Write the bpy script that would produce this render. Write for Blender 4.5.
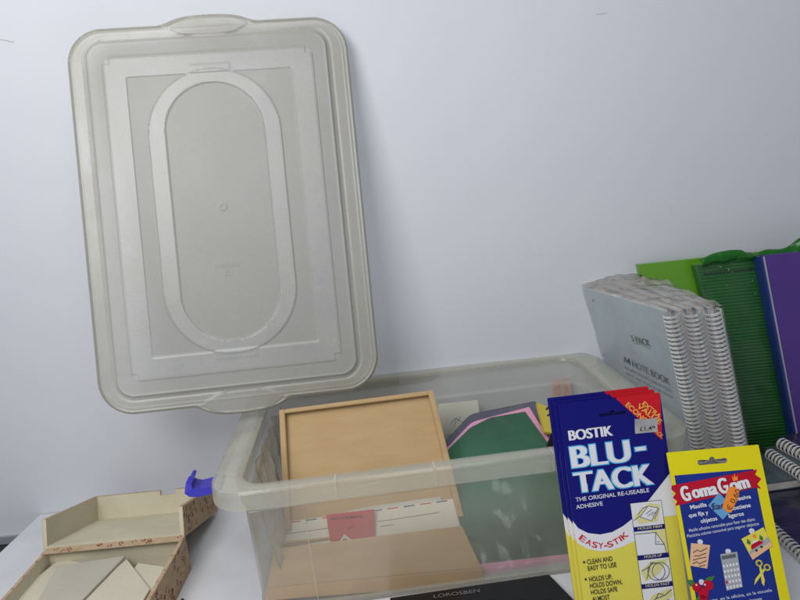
import bpy, bmesh, math, random
import numpy as np
from mathutils import Vector, Matrix, noise

random.seed(4)
for o in list(bpy.data.objects): bpy.data.objects.remove(o)
S = bpy.context.scene
COL = S.collection

# ------------------------------------------------------------------ camera
def cam_axes(yaw, pitch, roll):
    f = Vector((math.sin(yaw)*math.cos(pitch), math.cos(yaw)*math.cos(pitch), -math.sin(pitch)))
    r = Vector((math.cos(yaw), -math.sin(yaw), 0)); u = r.cross(f)
    return r*math.cos(roll)+u*math.sin(roll), -r*math.sin(roll)+u*math.cos(roll), f
cd = bpy.data.cameras.new('camera'); cam = bpy.data.objects.new('camera', cd); COL.objects.link(cam)
r_, u_, f_ = cam_axes(0.0138, 0.207, -0.1009)
mw = Matrix((( r_.x, u_.x, -f_.x, 0), (r_.y, u_.y, -f_.y, -1.0319), (r_.z, u_.z, -f_.z, 0.5289), (0, 0, 0, 1)))
cam.matrix_world = mw
cd.sensor_width = 36; cd.lens = 36*639/800; cd.clip_start = 0.01; cd.clip_end = 50
S.camera = cam

# ------------------------------------------------------------------ world and lamps
W = bpy.data.worlds.new('World'); S.world = W; W.use_nodes = True
bg = W.node_tree.nodes['Background']; bg.inputs[0].default_value = (0.80, 0.88, 1.0, 1); bg.inputs[1].default_value = 0.25
def area(name, loc, target, sx, sy, power, col):
    l = bpy.data.lights.new(name, 'AREA'); l.shape = 'RECTANGLE'; l.size = sx; l.size_y = sy; l.energy = power; l.color = col
    o = bpy.data.objects.new(name, l); COL.objects.link(o); o.location = loc
    o.rotation_euler = (Vector(target)-Vector(loc)).to_track_quat('-Z', 'Y').to_euler()
    return o
area('window_light', (-0.52, -1.08, 1.10), (0.02, -0.05, 0.38), 0.70, 0.6, 12.5, (1.0, 0.985, 0.96))
area('ceiling_light', (0.15, -0.95, 1.9), (0.0, -0.2, 0.2), 0.6, 0.6, 5, (0.95, 0.97, 1.0))
S.view_settings.view_transform = 'Standard'; S.view_settings.look = 'None'
S.view_settings.exposure = 0.0; S.view_settings.gamma = 1
S.render.engine = 'CYCLES'
S.cycles.transparent_max_bounces = 32; S.cycles.max_bounces = 10

# ------------------------------------------------------------------ materials
def srgb(r, g, b):
    f = lambda c: (c/255/12.92) if c/255 <= 0.04045 else ((c/255+0.055)/1.055)**2.4
    return (f(r), f(g), f(b))
def newmat(name):
    m = bpy.data.materials.new(name); m.use_nodes = True
    return m, m.node_tree, m.node_tree.nodes, m.node_tree.links
def mat(name, col, rough=0.5, col2=None, scale=8, bump=0.0, bscale=60, coat=0.0, stretch=(1, 1, 1), spec=0.5, metal=0, detail=6, lo=.35, hi=.65):
    m, nt, n, l = newmat(name); b = n['Principled BSDF']
    b.inputs['Roughness'].default_value = rough; b.inputs['Specular IOR Level'].default_value = spec
    b.inputs['Metallic'].default_value = metal
    b.inputs['Coat Weight'].default_value = coat; b.inputs['Coat Roughness'].default_value = 0.12
    tc = n.new('ShaderNodeTexCoord'); mp = n.new('ShaderNodeMapping'); mp.inputs['Scale'].default_value = stretch
    l.new(tc.outputs['Object'], mp.inputs[0])
    if col2 is None: col2 = tuple(c*0.86 for c in col)
    nz = n.new('ShaderNodeTexNoise'); nz.inputs['Scale'].default_value = scale; nz.inputs['Detail'].default_value = detail
    l.new(mp.outputs[0], nz.inputs[0])
    cr = n.new('ShaderNodeValToRGB'); cr.color_ramp.elements[0].position = lo; cr.color_ramp.elements[1].position = hi
    cr.color_ramp.elements[0].color = (*col2, 1); cr.color_ramp.elements[1].color = (*col, 1)
    l.new(nz.outputs[0], cr.inputs[0]); l.new(cr.outputs[0], b.inputs['Base Color'])
    if bump:
        n2 = n.new('ShaderNodeTexNoise'); n2.inputs['Scale'].default_value = bscale; n2.inputs['Detail'].default_value = 5
        l.new(mp.outputs[0], n2.inputs[0])
        bp = n.new('ShaderNodeBump'); bp.inputs['Strength'].default_value = bump; bp.inputs['Distance'].default_value = 0.002
        l.new(n2.outputs[0], bp.inputs['Height']); l.new(bp.outputs[0], b.inputs['Normal'])
        if coat: l.new(bp.outputs[0], b.inputs['Coat Normal'])
    return m
def corrugated(name, col, col2, axis_scale, coat=0.6):
    # ribbed card: fine horizontal waves from a wave texture, in colour and bump
    m = mat(name, col, 0.45, col2, 9, 0, coat=coat); nt = m.node_tree; n = nt.nodes; l = nt.links
    w = n.new('ShaderNodeTexWave'); w.bands_direction = 'Y'; w.inputs['Scale'].default_value = axis_scale; w.inputs['Distortion'].default_value = 0.15
    tc = n.new('ShaderNodeTexCoord'); l.new(tc.outputs['Object'], w.inputs[0])
    bp = n.new('ShaderNodeBump'); bp.inputs['Strength'].default_value = 0.6; bp.inputs['Distance'].default_value = 0.001
    l.new(w.outputs[1], bp.inputs['Height']); l.new(bp.outputs[0], n['Principled BSDF'].inputs['Normal'])
    n3 = n.new('ShaderNodeTexNoise'); n3.inputs['Scale'].default_value = 18; l.new(tc.outputs['Object'], n3.inputs[0])
    b3 = n.new('ShaderNodeBump'); b3.inputs['Strength'].default_value = 0.5; b3.inputs['Distance'].default_value = 0.004
    l.new(n3.outputs[0], b3.inputs['Height']); l.new(b3.outputs[0], n['Principled BSDF'].inputs['Coat Normal'])
    mx = n.new('ShaderNodeMix'); mx.data_type = 'RGBA'; mx.blend_type = 'MULTIPLY'; mx.inputs[0].default_value = 0.55
    src = n['Principled BSDF'].inputs['Base Color'].links[0].from_socket
    l.new(src, mx.inputs[6]); l.new(w.outputs[0], mx.inputs[7]); l.new(mx.outputs[2], n['Principled BSDF'].inputs['Base Color'])
    return m
def frost(name, col, alpha, rough=0.35, edge=0.35, gloss=0.6, var=0.25, vscale=9, bump=0.15, bscale=40, trans=0.45, tint=(1, 1, 1)):
    # milky plastic: part clear, part scattering, with a glossy skin; glancing walls read denser
    m, nt, n, l = newmat(name); n.remove(n['Principled BSDF']); out = n['Material Output']
    tr = n.new('ShaderNodeBsdfTransparent'); tr.inputs[0].default_value = (*tint, 1)
    df = n.new('ShaderNodeBsdfDiffuse'); df.inputs[0].default_value = (*col, 1)
    tl = n.new('ShaderNodeBsdfTranslucent'); tl.inputs[0].default_value = (*col, 1)
    mx = n.new('ShaderNodeMixShader'); mx.inputs[0].default_value = trans
    l.new(df.outputs[0], mx.inputs[1]); l.new(tl.outputs[0], mx.inputs[2])
    tc = n.new('ShaderNodeTexCoord'); nz = n.new('ShaderNodeTexNoise'); nz.inputs['Scale'].default_value = vscale; nz.inputs['Detail'].default_value = 5
    nz.inputs['Distortion'].default_value = 1.2
    l.new(tc.outputs['Object'], nz.inputs[0])
    mr = n.new('ShaderNodeMapRange'); mr.inputs[1].default_value = .36; mr.inputs[2].default_value = .64; l.new(nz.outputs[0], mr.inputs[0])
    lw = n.new('ShaderNodeLayerWeight'); lw.inputs[0].default_value = 0.35
    a1 = n.new('ShaderNodeMath'); a1.operation = 'MULTIPLY_ADD'; l.new(lw.outputs['Facing'], a1.inputs[0]); a1.inputs[1].default_value = edge; a1.inputs[2].default_value = alpha-var/2
    a2 = n.new('ShaderNodeMath'); a2.operation = 'MULTIPLY_ADD'; a2.use_clamp = True
    l.new(mr.outputs[0], a2.inputs[0]); a2.inputs[1].default_value = var; l.new(a1.outputs[0], a2.inputs[2])
    m1 = n.new('ShaderNodeMixShader'); l.new(a2.outputs[0], m1.inputs[0]); l.new(tr.outputs[0], m1.inputs[1]); l.new(mx.outputs[0], m1.inputs[2])
    gl = n.new('ShaderNodeBsdfGlossy'); gl.inputs['Roughness'].default_value = rough
    n2 = n.new('ShaderNodeTexNoise'); n2.inputs['Scale'].default_value = bscale; n2.inputs['Detail'].default_value = 4; l.new(tc.outputs['Object'], n2.inputs[0])
    bp = n.new('ShaderNodeBump'); bp.inputs['Strength'].default_value = bump; bp.inputs['Distance'].default_value = 0.003
    l.new(n2.outputs[0], bp.inputs['Height']); l.new(bp.outputs[0], gl.inputs['Normal'])
    fr = n.new('ShaderNodeLayerWeight'); fr.inputs[0].default_value = 0.5; l.new(bp.outputs[0], fr.inputs['Normal'])
    pw = n.new('ShaderNodeMath'); pw.operation = 'POWER'; l.new(fr.outputs['Facing'], pw.inputs[0]); pw.inputs[1].default_value = 5
    f2 = n.new('ShaderNodeMath'); f2.operation = 'MULTIPLY_ADD'; l.new(pw.outputs[0], f2.inputs[0]); f2.inputs[1].default_value = .8*gloss; f2.inputs[2].default_value = .045*gloss
    m2 = n.new('ShaderNodeMixShader'); l.new(f2.outputs[0], m2.inputs[0]); l.new(m1.outputs[0], m2.inputs[1]); l.new(gl.outputs[0], m2.inputs[2])
    l.new(m2.outputs[0], out.inputs[0])
    return m

M = {}
M['wall'] = mat('wall_paint', (0.66, 0.68, 0.73), 0.8, (0.615, 0.635, 0.69), 1.6, 0.05, 240, detail=9)
M['table'] = mat('table_laminate', (0.66, 0.67, 0.70), 0.38, (0.585, 0.595, 0.625), 9.0, 0.08, 300, detail=10, lo=.3, hi=.55)
M['dark'] = mat('dark_board', (0.02, 0.02, 0.024), 0.4)
M['trim'] = mat('grey_trim', (0.30, 0.31, 0.34), 0.5)
M['floor'] = mat('floor_grey', (0.18, 0.17, 0.17), 0.6)
M['lid'] = frost('lid_plastic', (0.48, 0.47, 0.415), 0.36, 0.50, 0.55, 0.8, 0.10, 11, 0.03, 55, 0.28)
M['lid_flange'] = frost('lid_flange_plastic', (0.48, 0.465, 0.39), 0.40, 0.42, 0.50, 0.9, 0.16, 14, 0.05, 40, 0.28)
M['lid_band'] = frost('lid_band_plastic', (0.54, 0.53, 0.485), 0.33, 0.42, 0.45, 1.0, 0.24, 16, 0.05, 60, 0.25)  # polished bands; whitish reflections put into a paler, cloudier colour
M['tote'] = frost('tub_plastic', (0.69, 0.685, 0.62), 0.12, 0.22, 0.22, 1.1, 0.06, 9, 0.3, 16, 0.4, tint=(.997, .996, .988))
M['rim'] = frost('rim_plastic', (0.70, 0.695, 0.62), 0.25, 0.16, 0.28, 1.4, 0.10, 12, 0.2, 22, 0.4, tint=(.985, .982, .94))
M['rib'] = frost('rib_plastic', (0.78, 0.77, 0.70), 0.32, 0.3, 0.2, 0.8, 0.1, 9, 0.1, 22, 0.3)
M['clip'] = mat('blue_clip', (0.035, 0.03, 0.50), 0.32, coat=0.3)
M['kraft'] = mat('kraft_board', (0.51, 0.355, 0.18), 0.75, (0.455, 0.305, 0.148), 60, 0.18, 300, stretch=(.25, 1, 1), lo=.3, hi=.7)
M['kraft_light'] = mat('kraft_pale_strip', (0.58, 0.42, 0.235), 0.75, (0.52, 0.365, 0.19), 40, stretch=(.3, 1, 1))
M['kraft_dark'] = mat('kraft_inner_edge', (0.40, 0.26, 0.13), 0.8)
M['kraft_edge'] = mat('kraft_fold', (0.63, 0.38, 0.17), 0.75, (0.55, 0.33, 0.14), 20)
M['env'] = mat('envelope_paper', (0.72, 0.68, 0.56), 0.8, (0.66, 0.62, 0.50), 14, 0.3, 200)
M['env2'] = mat('cream_envelope', (0.62, 0.575, 0.465), 0.85, (0.55, 0.505, 0.40), 10, 0.35, 220)
M['env3'] = mat('grey_envelope', (0.48, 0.455, 0.385), 0.85, (0.43, 0.405, 0.34), 9, 0.3, 220)
M['redcard'] = mat('red_card', (0.55, 0.05, 0.06), 0.6)
M['ink'] = mat('black_ink', (0.018, 0.018, 0.022), 0.5)
M['greyink'] = mat('grey_ink', (0.10, 0.125, 0.15), 0.6)
M['nbink'] = mat('notebook_ink', (0.045, 0.06, 0.075), 0.6)
M['greenink'] = mat('dark_green_ink', (0.002, 0.022, 0.014), 0.6)
M['airred'] = mat('airmail_red', (0.55, 0.06, 0.05), 0.6)
M['airblue'] = mat('airmail_blue', (0.03, 0.05, 0.16), 0.6)
M['floral'] = mat('floral_card', (0.50, 0.37, 0.24), 0.85, (0.42, 0.295, 0.185), 110, 0.5, 300)
M['floral_in'] = mat('box_lining', (0.62, 0.57, 0.43), 0.85, (0.55, 0.50, 0.37), 14, 0.3, 200)
M['flower'] = mat('red_flower_print', (0.30, 0.025, 0.02), 0.8, (0.20, 0.03, 0.02), 80)
M['green_card'] = corrugated('green_sheet', (0.014, 0.14, 0.060), (0.010, 0.10, 0.045), 1, 0.15)
M['pink'] = mat('pink_border', (0.78, 0.34, 0.52), 0.5, coat=0.4)
M['plum'] = mat('grey_plum_strip', (0.085, 0.08, 0.12), 0.45, coat=0.5)
M['sleeve'] = frost('clear_sleeve', (0.75, 0.75, 0.75), 0.015, 0.10, 0.06, 0.7, 0.03, 12, 0.35, 22, 0.4)
M['bag'] = frost('crumpled_bag', (0.62, 0.57, 0.45), 0.20, 0.12, 0.45, 1.0, 0.2, 18, 0.8, 40, 0.4)
M['paper'] = mat('white_paper', (0.55, 0.54, 0.46), 0.8)
M['yellowcard'] = mat('yellow_card_plain', (0.62, 0.50, 0.06), 0.5, coat=0.3)
M['black'] = mat('black_gloss', (0.005, 0.005, 0.006), 0.12, spec=.35)
M['silverink'] = mat('silver_lettering', (0.17, 0.17, 0.165), 0.4)
M['card_blue'] = mat('print_navy', (0.006, 0.006, 0.165), 0.32, (0.005, 0.005, 0.145), 8, spec=0.18, coat=.25, bump=.10, bscale=14)
M['card_yellow'] = mat('print_yellow', (0.70, 0.62, 0.085), 0.4, (0.66, 0.58, 0.075), 8, spec=0.18, coat=.25, bump=.10, bscale=14)
M['card_pale'] = mat('print_pale_yellow', (0.70, 0.66, 0.30), 0.4, spec=0.18)
M['card_white'] = mat('print_white', (0.72, 0.72, 0.76), 0.42, (0.68, 0.68, 0.72), 8, spec=0.18, coat=.25, bump=.10, bscale=14)
M['card_red'] = mat('print_red', (0.58, 0.012, 0.022), 0.4, spec=0.18)
M['card_cyan'] = mat('print_cyan', (0.06, 0.42, 0.80), 0.4, spec=0.18)
M['card_edge'] = mat('navy_card_edge', (0.02, 0.02, 0.14), 0.5)
M['card_back'] = mat('card_stock', (0.45, 0.42, 0.36), 0.8)
M['gold'] = mat('print_gold', (0.80, 0.47, 0.08), 0.45)
M['sticker_grey'] = mat('price_sticker_grey', (0.38, 0.37, 0.38), 0.5, (0.28, 0.27, 0.29), 60)
M['gg_yellow'] = mat('print_bright_yellow', (0.72, 0.64, 0.010), 0.35, (0.68, 0.59, 0.008), 7, spec=0.18, coat=.25, bump=.10, bscale=14)
M['gg_blue'] = mat('print_royal_blue', (0.012, 0.030, 0.235), 0.35, spec=0.18, coat=.25, bump=.10, bscale=14)
M['gg_red'] = mat('print_crimson', (0.48, 0.008, 0.028), 0.35, spec=0.18)
M['orange'] = mat('orange_sticker', (0.88, 0.26, 0.02), 0.5)
M['sky_sticker'] = mat('pale_blue_sticker', (0.12, 0.34, 0.60), 0.5)
M['peach'] = mat('peach_note', (0.74, 0.45, 0.27), 0.6)
M['calc'] = mat('calculator_grey', (0.36, 0.37, 0.40), 0.5)
M['calc_d'] = mat('calculator_dark', (0.10, 0.11, 0.13), 0.5)
M['leaf'] = mat('leaf_print', (0.04, 0.17, 0.03), 0.5)
M['cream'] = mat('putty_white', (0.62, 0.66, 0.74), 0.5)
M['nb_cover'] = mat('notebook_cover', (0.50, 0.62, 0.70), 0.4, (0.42, 0.53, 0.60), 11, 0.3, 30, coat=0.15)
M['nb_pages'] = mat('page_edges', (0.62, 0.60, 0.57), 0.8, (0.5, 0.48, 0.46), 90, stretch=(1, 1, 1))
M['nb_back'] = mat('notebook_back_board', (0.30, 0.29, 0.30), 0.7)
M['wire'] = mat('white_wire', (0.68, 0.67, 0.68), 0.35, coat=0.3)
M['wire_dark'] = mat('black_wire', (0.03, 0.03, 0.035), 0.35, coat=0.2)
M['shrink'] = frost('shrink_wrap', (0.66, 0.64, 0.61), 0.09, 0.14, 0.45, 1.6, 0.07, 16, 1.0, 60, 0.3)
M['shrink_dense'] = frost('crinkled_wrap', (0.50, 0.46, 0.42), 0.32, 0.15, 0.45, 1.6, 0.45, 22, 0.9, 70, 0.3)
M['lime'] = mat('lime_folder', (0.13, 0.36, 0.008), 0.35, (0.11, 0.31, 0.006), 5, 0.3, 9, coat=0.2)
M['green_rib'] = corrugated('ribbed_green', (0.007, 0.155, 0.012), (0.005, 0.12, 0.009), 60, 0.05)
M['green_bag'] = frost('green_plastic', (0.02, 0.20, 0.02), 0.60, 0.15, 0.3, 1.0, 0.2, 14, 0.8, 22, 0.3, tint=(.25, .7, .2))
M['green_edge'] = mat('green_card_edge', (0.03, 0.14, 0.035), 0.4, coat=0.4)
M['purple'] = mat('purple_folder', (0.085, 0.036, 0.25), 0.38, (0.073, 0.031, 0.22), 4, 0.25, 12, coat=0.15)
M['blue_edge'] = mat('blue_spine', (0.012, 0.035, 0.20), 0.35, coat=0.3)
M['pale_edge'] = mat('pale_spine_line', (0.42, 0.40, 0.50), 0.4)
M['teal_cover'] = mat('slate_cover', (0.075, 0.105, 0.115), 0.3, (0.05, 0.07, 0.08), 20, 0.4, 30, coat=0.4)
M['violet_cover'] = mat('dark_violet_cover', (0.035, 0.030, 0.075), 0.25, (0.012, 0.012, 0.03), 16, 0.9, 16, coat=0.6, stretch=(1, 3, 1))

# ------------------------------------------------------------------ builders
def link(name, me, m, parent=None, smooth=False):
    o = bpy.data.objects.new(name, me); COL.objects.link(o)
    ms = m if isinstance(m, (list, tuple)) else [m]
    for x in ms: me.materials.append(M[x] if isinstance(x, str) else x)
    if parent: o.parent = parent
    if smooth:
        me.polygons.foreach_set('use_smooth', [True]*len(me.polygons)); me.set_sharp_from_angle(angle=math.radians(32))
    return o
def tag(o, label=None, cat=None, group=None, kind=None):
    if label: o['label'] = label
    if cat: o['category'] = cat
    if group: o['group'] = group
    if kind: o['kind'] = kind
    return o
def empty(name, loc=(0, 0, 0)):
    o = bpy.data.objects.new(name, None); COL.objects.link(o); o.location = loc; o.empty_display_size = .03
    return o
class MB:
    def __init__(s): s.v = []; s.f = []; s.mi = []
    def add(s, vs, fs, mi=0):
        b = len(s.v); s.v += [tuple(v) for v in vs]; s.f += [tuple(b+i for i in f) for f in fs]; s.mi += [mi]*len(fs)
    def hexa(s, q, mi=0):     # 8 corners: 4 bottom, 4 top (same order)
        s.add(q, [(3, 2, 1, 0), (4, 5, 6, 7), (0, 1, 5, 4), (1, 2, 6, 5), (2, 3, 7, 6), (3, 0, 4, 7)], mi)
    def box(s, x0, x1, y0, y1, z0, z1, mi=0):
        s.hexa([(x0, y0, z0), (x1, y0, z0), (x1, y1, z0), (x0, y1, z0), (x0, y0, z1), (x1, y0, z1), (x1, y1, z1), (x0, y1, z1)], mi)
    def slab(s, quad, t, mi=0):   # quad seen from its front (counter-clockwise), thickness goes backwards
        q = [Vector(p) for p in quad]; n = (q[1]-q[0]).cross(q[3]-q[0]).normalized()
        s.hexa([p-n*t for p in q]+q, mi)
    def prism(s, pts, z0, z1, mi=0):  # convex polygon, ccw
        n = len(pts); vs = [(p[0], p[1], z0) for p in pts]+[(p[0], p[1], z1) for p in pts]
        s.add(vs, [tuple(range(n-1, -1, -1)), tuple(range(n, 2*n))]+[(i, (i+1) % n, n+(i+1) % n, n+i) for i in range(n)], mi)
    def tube(s, pts, r, k=6, mi=0, closed=False):
        pts = [Vector(p) for p in pts]; n = len(pts); vs = []
        up = None
        for i, p in enumerate(pts):
            a = pts[(i-1) % n] if (closed or i > 0) else p; b = pts[(i+1) % n] if (closed or i < n-1) else p
            t = (b-a).normalized()
            if up is None:
                up = t.orthogonal().normalized()
            up = (up-t*up.dot(t)).normalized(); w = t.cross(up)
            for j in range(k):
                an = 2*math.pi*j/k; vs.append(p+up*math.cos(an)*r+w*math.sin(an)*r)
        fs = []
        for i in range(n if closed else n-1):
            for j in range(k):
                a = i*k+j; b = i*k+(j+1) % k; c = ((i+1) % n)*k+(j+1) % k; d = ((i+1) % n)*k+j
                fs.append((a, b, c, d))
        if not closed: fs += [tuple(range(k-1, -1, -1)), tuple((n-1)*k+j for j in range(k))]
        s.add(vs, fs, mi)
    def build(s, name, m, parent=None, smooth=False, bevel=0):
        me = bpy.data.meshes.new(name); me.from_pydata(s.v, [], s.f); me.update()
        o = link(name, me, m, parent, smooth); me.polygons.foreach_set('material_index', s.mi)
        bm = bmesh.new(); bm.from_mesh(me)
        if bevel:
            bmesh.ops.bevel(bm, geom=[e for e in bm.edges if len(e.link_faces) == 2 and e.calc_face_angle(0) > .5], offset=bevel, segments=2, affect='EDGES', clamp_overlap=True)
        bmesh.ops.recalc_face_normals(bm, faces=bm.faces); bm.to_mesh(me); bm.free()
        return o
def frame(O, X, U):
    O = Vector(O); X = Vector(X).normalized(); U = Vector(U); U = (U-X*U.dot(X)).normalized(); N = X.cross(U)
    return Matrix(((X.x, U.x, N.x, O.x), (X.y, U.y, N.y, O.y), (X.z, U.z, N.z, O.z), (0, 0, 0, 1)))
MMM = 0.001
_dg = None
def curve_to(name, cu, m, parent, z=0.0):
    tmp = bpy.data.objects.new('tmp', cu); COL.objects.link(tmp)
    dg = bpy.context.evaluated_depsgraph_get(); me = bpy.data.meshes.new_from_object(tmp.evaluated_get(dg))
    bpy.data.objects.remove(tmp); me.name = name; me.materials.clear()
    for v in me.vertices: v.co.z += z
    return link(name, me, m, parent)
def poly(name, loops, m, parent, z, th=0.00012, smooth=None):
    """flat printed area in a card's own plane, in millimetres; loops after the first are holes"""
    cu = bpy.data.curves.new(name, 'CURVE'); cu.dimensions = '2D'; cu.fill_mode = 'BOTH'; cu.extrude = th/2
    for lp in loops:
        sp = cu.splines.new('POLY'); sp.points.add(len(lp)-1)
        for i, p in enumerate(lp): sp.points[i].co = (p[0]*MMM, p[1]*MMM, 0, 1)
        sp.use_cyclic_u = True
    return curve_to(name, cu, m, parent, z)
def lines(name, polys, w, m, parent, z):
    b = MB()
    for pl in polys:
        for a, c in zip(pl[:-1], pl[1:]):
            a = Vector((a[0], a[1], 0)); c = Vector((c[0], c[1], 0)); d = (c-a)
            if d.length < 1e-6: continue
            d.normalize(); n = Vector((-d.y, d.x, 0))*w/2; a = a-d*w*.3; c = c+d*w*.3
            q = [(a-n), (c-n), (c+n), (a+n)]
            b.prism([(p.x*MMM, p.y*MMM) for p in q], z, z+0.0001)
    return b.build(name, m, parent)
def text(name, s, p0, p1, h, m, parent, z, bold=0.0, shear=0.0, fat=0.0):
    if fat:
        d = (Vector(p1)-Vector(p0)).normalized()*fat
        return join(name, [text(name, s, Vector(p0)+d*k, Vector(p1)+d*(k-2), h, m, parent, z+.000012*i, bold, shear) for i, k in enumerate((0, .5, 1, 1.5, 2))], parent)
    """lettering from baseline point p0 to p1 (mm), capital height h mm"""
    cu = bpy.data.curves.new(name, 'FONT'); cu.body = s; cu.size = 1; cu.offset = bold; cu.extrude = 0; cu.shear = shear
    tmp = bpy.data.objects.new('tmp', cu); COL.objects.link(tmp)
    dg = bpy.context.evaluated_depsgraph_get(); me = bpy.data.meshes.new_from_object(tmp.evaluated_get(dg)); bpy.data.objects.remove(tmp)
    me.name = name; me.materials.clear()
    xs = [v.co.x for v in me.vertices]; x0, x1 = min(xs), max(xs)
    d = Vector((p1[0]-p0[0], p1[1]-p0[1])); L = d.length; d.normalize()
    kx = L/(x1-x0); ky = h/0.729
    for v in me.vertices:
        x = (v.co.x-x0)*kx; y = v.co.y*ky
        v.co = Vector(((p0[0]+d.x*x-d.y*y)*MMM, (p0[1]+d.y*x+d.x*y)*MMM, z))
    return link(name, me, m, parent)
def join(name, objs, parent):
    """merge printed marks into one part mesh (no operators)"""
    bm = bmesh.new(); mats = []
    for o in objs:
        me = o.data; off = {}
        for i, mt in enumerate(me.materials):
            if mt not in mats: mats.append(mt)
            off[i] = mats.index(mt)
        n0 = len(bm.faces); bm.from_mesh(me); bm.faces.ensure_lookup_table()
        for f in bm.faces[n0:]: f.material_index = off.get(f.material_index, 0)
        bpy.data.objects.remove(o)
    me = bpy.data.meshes.new(name); bm.to_mesh(me); bm.free()
    o = bpy.data.objects.new(name, me); COL.objects.link(o)
    for mt in mats: me.materials.append(mt)
    o.parent = parent
    return o
def rrect(x0, x1, y0, y1, r, k=6):
    out = []
    for cx, cy, a0 in ((x1-r, y1-r, 0), (x0+r, y1-r, 90), (x0+r, y0+r, 180), (x1-r, y0+r, 270)):
        for i in range(k+1):
            a = math.radians(a0+90*i/k); out.append((cx+r*math.cos(a), cy+r*math.sin(a)))
    return out
def spiral(mb, p0, p1, r, pitch, wire, twin=True, k=10, flat=1.0, axisup=None, mi=0):
    p0 = Vector(p0); p1 = Vector(p1); t = (p1-p0).normalized(); L = (p1-p0).length
    a = axisup.normalized() if axisup else t.orthogonal().normalized(); b = t.cross(a)
    n = int(L/pitch)
    for i in range(n):
        for dd in ((0, wire*2.1) if twin else (0,)):
            c = p0+t*(i*pitch+dd)
            pts = [c+a*math.cos(2*math.pi*j/k)*r+b*math.sin(2*math.pi*j/k)*r*flat for j in range(k)]
            mb.tube(pts, wire, 4, mi, closed=True)

# ------------------------------------------------------------------ setting
b = MB(); b.box(-3, 3, 0, .1, -.8, 2.6, 0)
for q in (((-0.5403, 0.0000, 0.7694), (-0.5208, 0.0000, 0.7634), (-0.5204, 0.0000, 0.7654), (-0.5399, 0.0000, 0.7713)), ((0.3555, 0.0000, 0.7224), (0.3725, 0.0000, 0.7230), (0.3726, 0.0000, 0.7243), (0.3556, 0.0000, 0.7238))):
    b.slab([(p[0], -.0003, p[2]) for p in q], .0002, 1)
M['scuff'] = mat('wall_scuff', (0.54, 0.56, 0.60), 0.8)
o = b.build('wall', ['wall', 'scuff']); tag(o, kind='structure')
b = MB(); b.prism([(-.700, -1.6), (1.6, -1.6), (1.6, -.002), (-.6440, -.002), (-.6500, -.113)], -.028, 0); o = b.build('table', 'table'); tag(o, kind='structure')
b = MB(); b.box(-3, 3, -3, 0, -.86, -.8); o = b.build('floor', 'floor'); tag(o, kind='structure')
b = MB(); b.box(-1.6, -.60, -.006, -.001, -.046, -.033); b.build('wall_trim', 'trim').__setitem__('kind', 'structure')
b = MB(); b.box(-1.6, -.60, -.03, -.001, -.5, -.0465); b.build('wall_panel', 'dark').__setitem__('kind', 'structure')

# ------------------------------------------------------------------ storage tub
TL, TW, TH = .5776, .3618, .1893
def tubpt(x, y, z): return Vector((x, y, z))
tub = empty('storage_tub', (-.2325, -.3716, 0)); tub.rotation_euler = (0, 0, .0409)
tag(tub, 'large milky translucent plastic storage tub full of stationery on the white table', 'storage tub')
def ring(ix, iy, z, r, k=8): return [(p[0], p[1], z) for p in rrect(ix, TL-ix, iy, TW-iy, r, k)]
def loft(name, rings, m, parent, closed, caps, smooth=True):
    n = len(rings[0]); vs = [p for r in rings for p in r]; fs = []
    for i in range(len(rings) if closed else len(rings)-1):
        a = i*n; c = ((i+1) % len(rings))*n
        for j in range(n): fs.append((a+j, a+(j+1) % n, c+(j+1) % n, c+j))
    if caps: fs += [tuple(range(n)), tuple((len(rings)-1)*n+j for j in range(n))]
    mb = MB(); mb.add(vs, fs); return mb.build(name, m, parent, smooth)
body = loft('tub_body', [ring(.036, .0455, .0, .030), ring(.032, .0415, .004, .032), ring(.0295, .034, .146, .034), ring(.029, .0325, .147, .034), ring(.0275, .0275, .149, .036), ring(.0265, .022, .172, .037), ring(.0265, .020, .1868, .038),
                         ring(.029, .0225, .1868, .037), ring(.029, .0245, .172, .036), ring(.030, .030, .149, .034), ring(.032, .0365, .146, .033), ring(.0345, .0440, .006, .031), ring(.040, .0490, .003, .029)], 'tote', tub, False, True)
rim = loft('tub_rim', [ring(.0, .0, .1665, .046), ring(.0, .0, .1840, .046), ring(.0012, .0012, .1875, .045), ring(.005, .005, .1893, .042), ring(.033, .015, .1893, .036), ring(.037, .0185, .1875, .033), ring(.0375, .019, .182, .033),
                       ring(.0355, .0175, .1855, .034), ring(.032, .0145, .1872, .036), ring(.006, .006, .1868, .041), ring(.0032, .0032, .184, .043), ring(.0024, .0024, .1665, .044)], 'rim', tub, True, False)
# ribs under the rim on the long sides, seam relief on the body
for x in (.148, .262, .40, .50):
    b = MB(); b.box(x-.0010, x+.0010, -.0005, .0028, .168, .1885); b.box(x-.0009, x+.0009, .001, .016, .1894, .1896); b.build('rib', 'rib', tub)
for x in (.19, .30, .43):
    b = MB(); b.box(x-.0010, x+.0010, TW-.016, TW, .1894, .1897); b.box(x-.0010, x+.0010, TW-.0028, TW+.0006, .168, .188); b.build('rib', 'rib', tub)
for pts in ([(.040, .0338, .146), (.105, .0325, .149), (.135, .029, .156), (.165, .0245, .164), (.20, .0205, .171)],
            [(.1045, .0325, .147), (.1050, .0370, .08), (.1055, .0412, .008)],
            [(.385, .0205, .171), (.42, .0245, .164), (.455, .029, .156), (.49, .0325, .149), (.54, .0338, .146)]):
    b = MB(); b.tube(pts, .0007, 6); b.build('moulded_seam', 'rib', tub, True)
# thick base edge
loft('base_edge', [ring(.0348, .0442, -.0, .030), ring(.0308, .0405, .009, .031), ring(.0360, .0455, .009, .028), ring(.0395, .049, .0, .027)], 'rim', tub, True, False)
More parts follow.
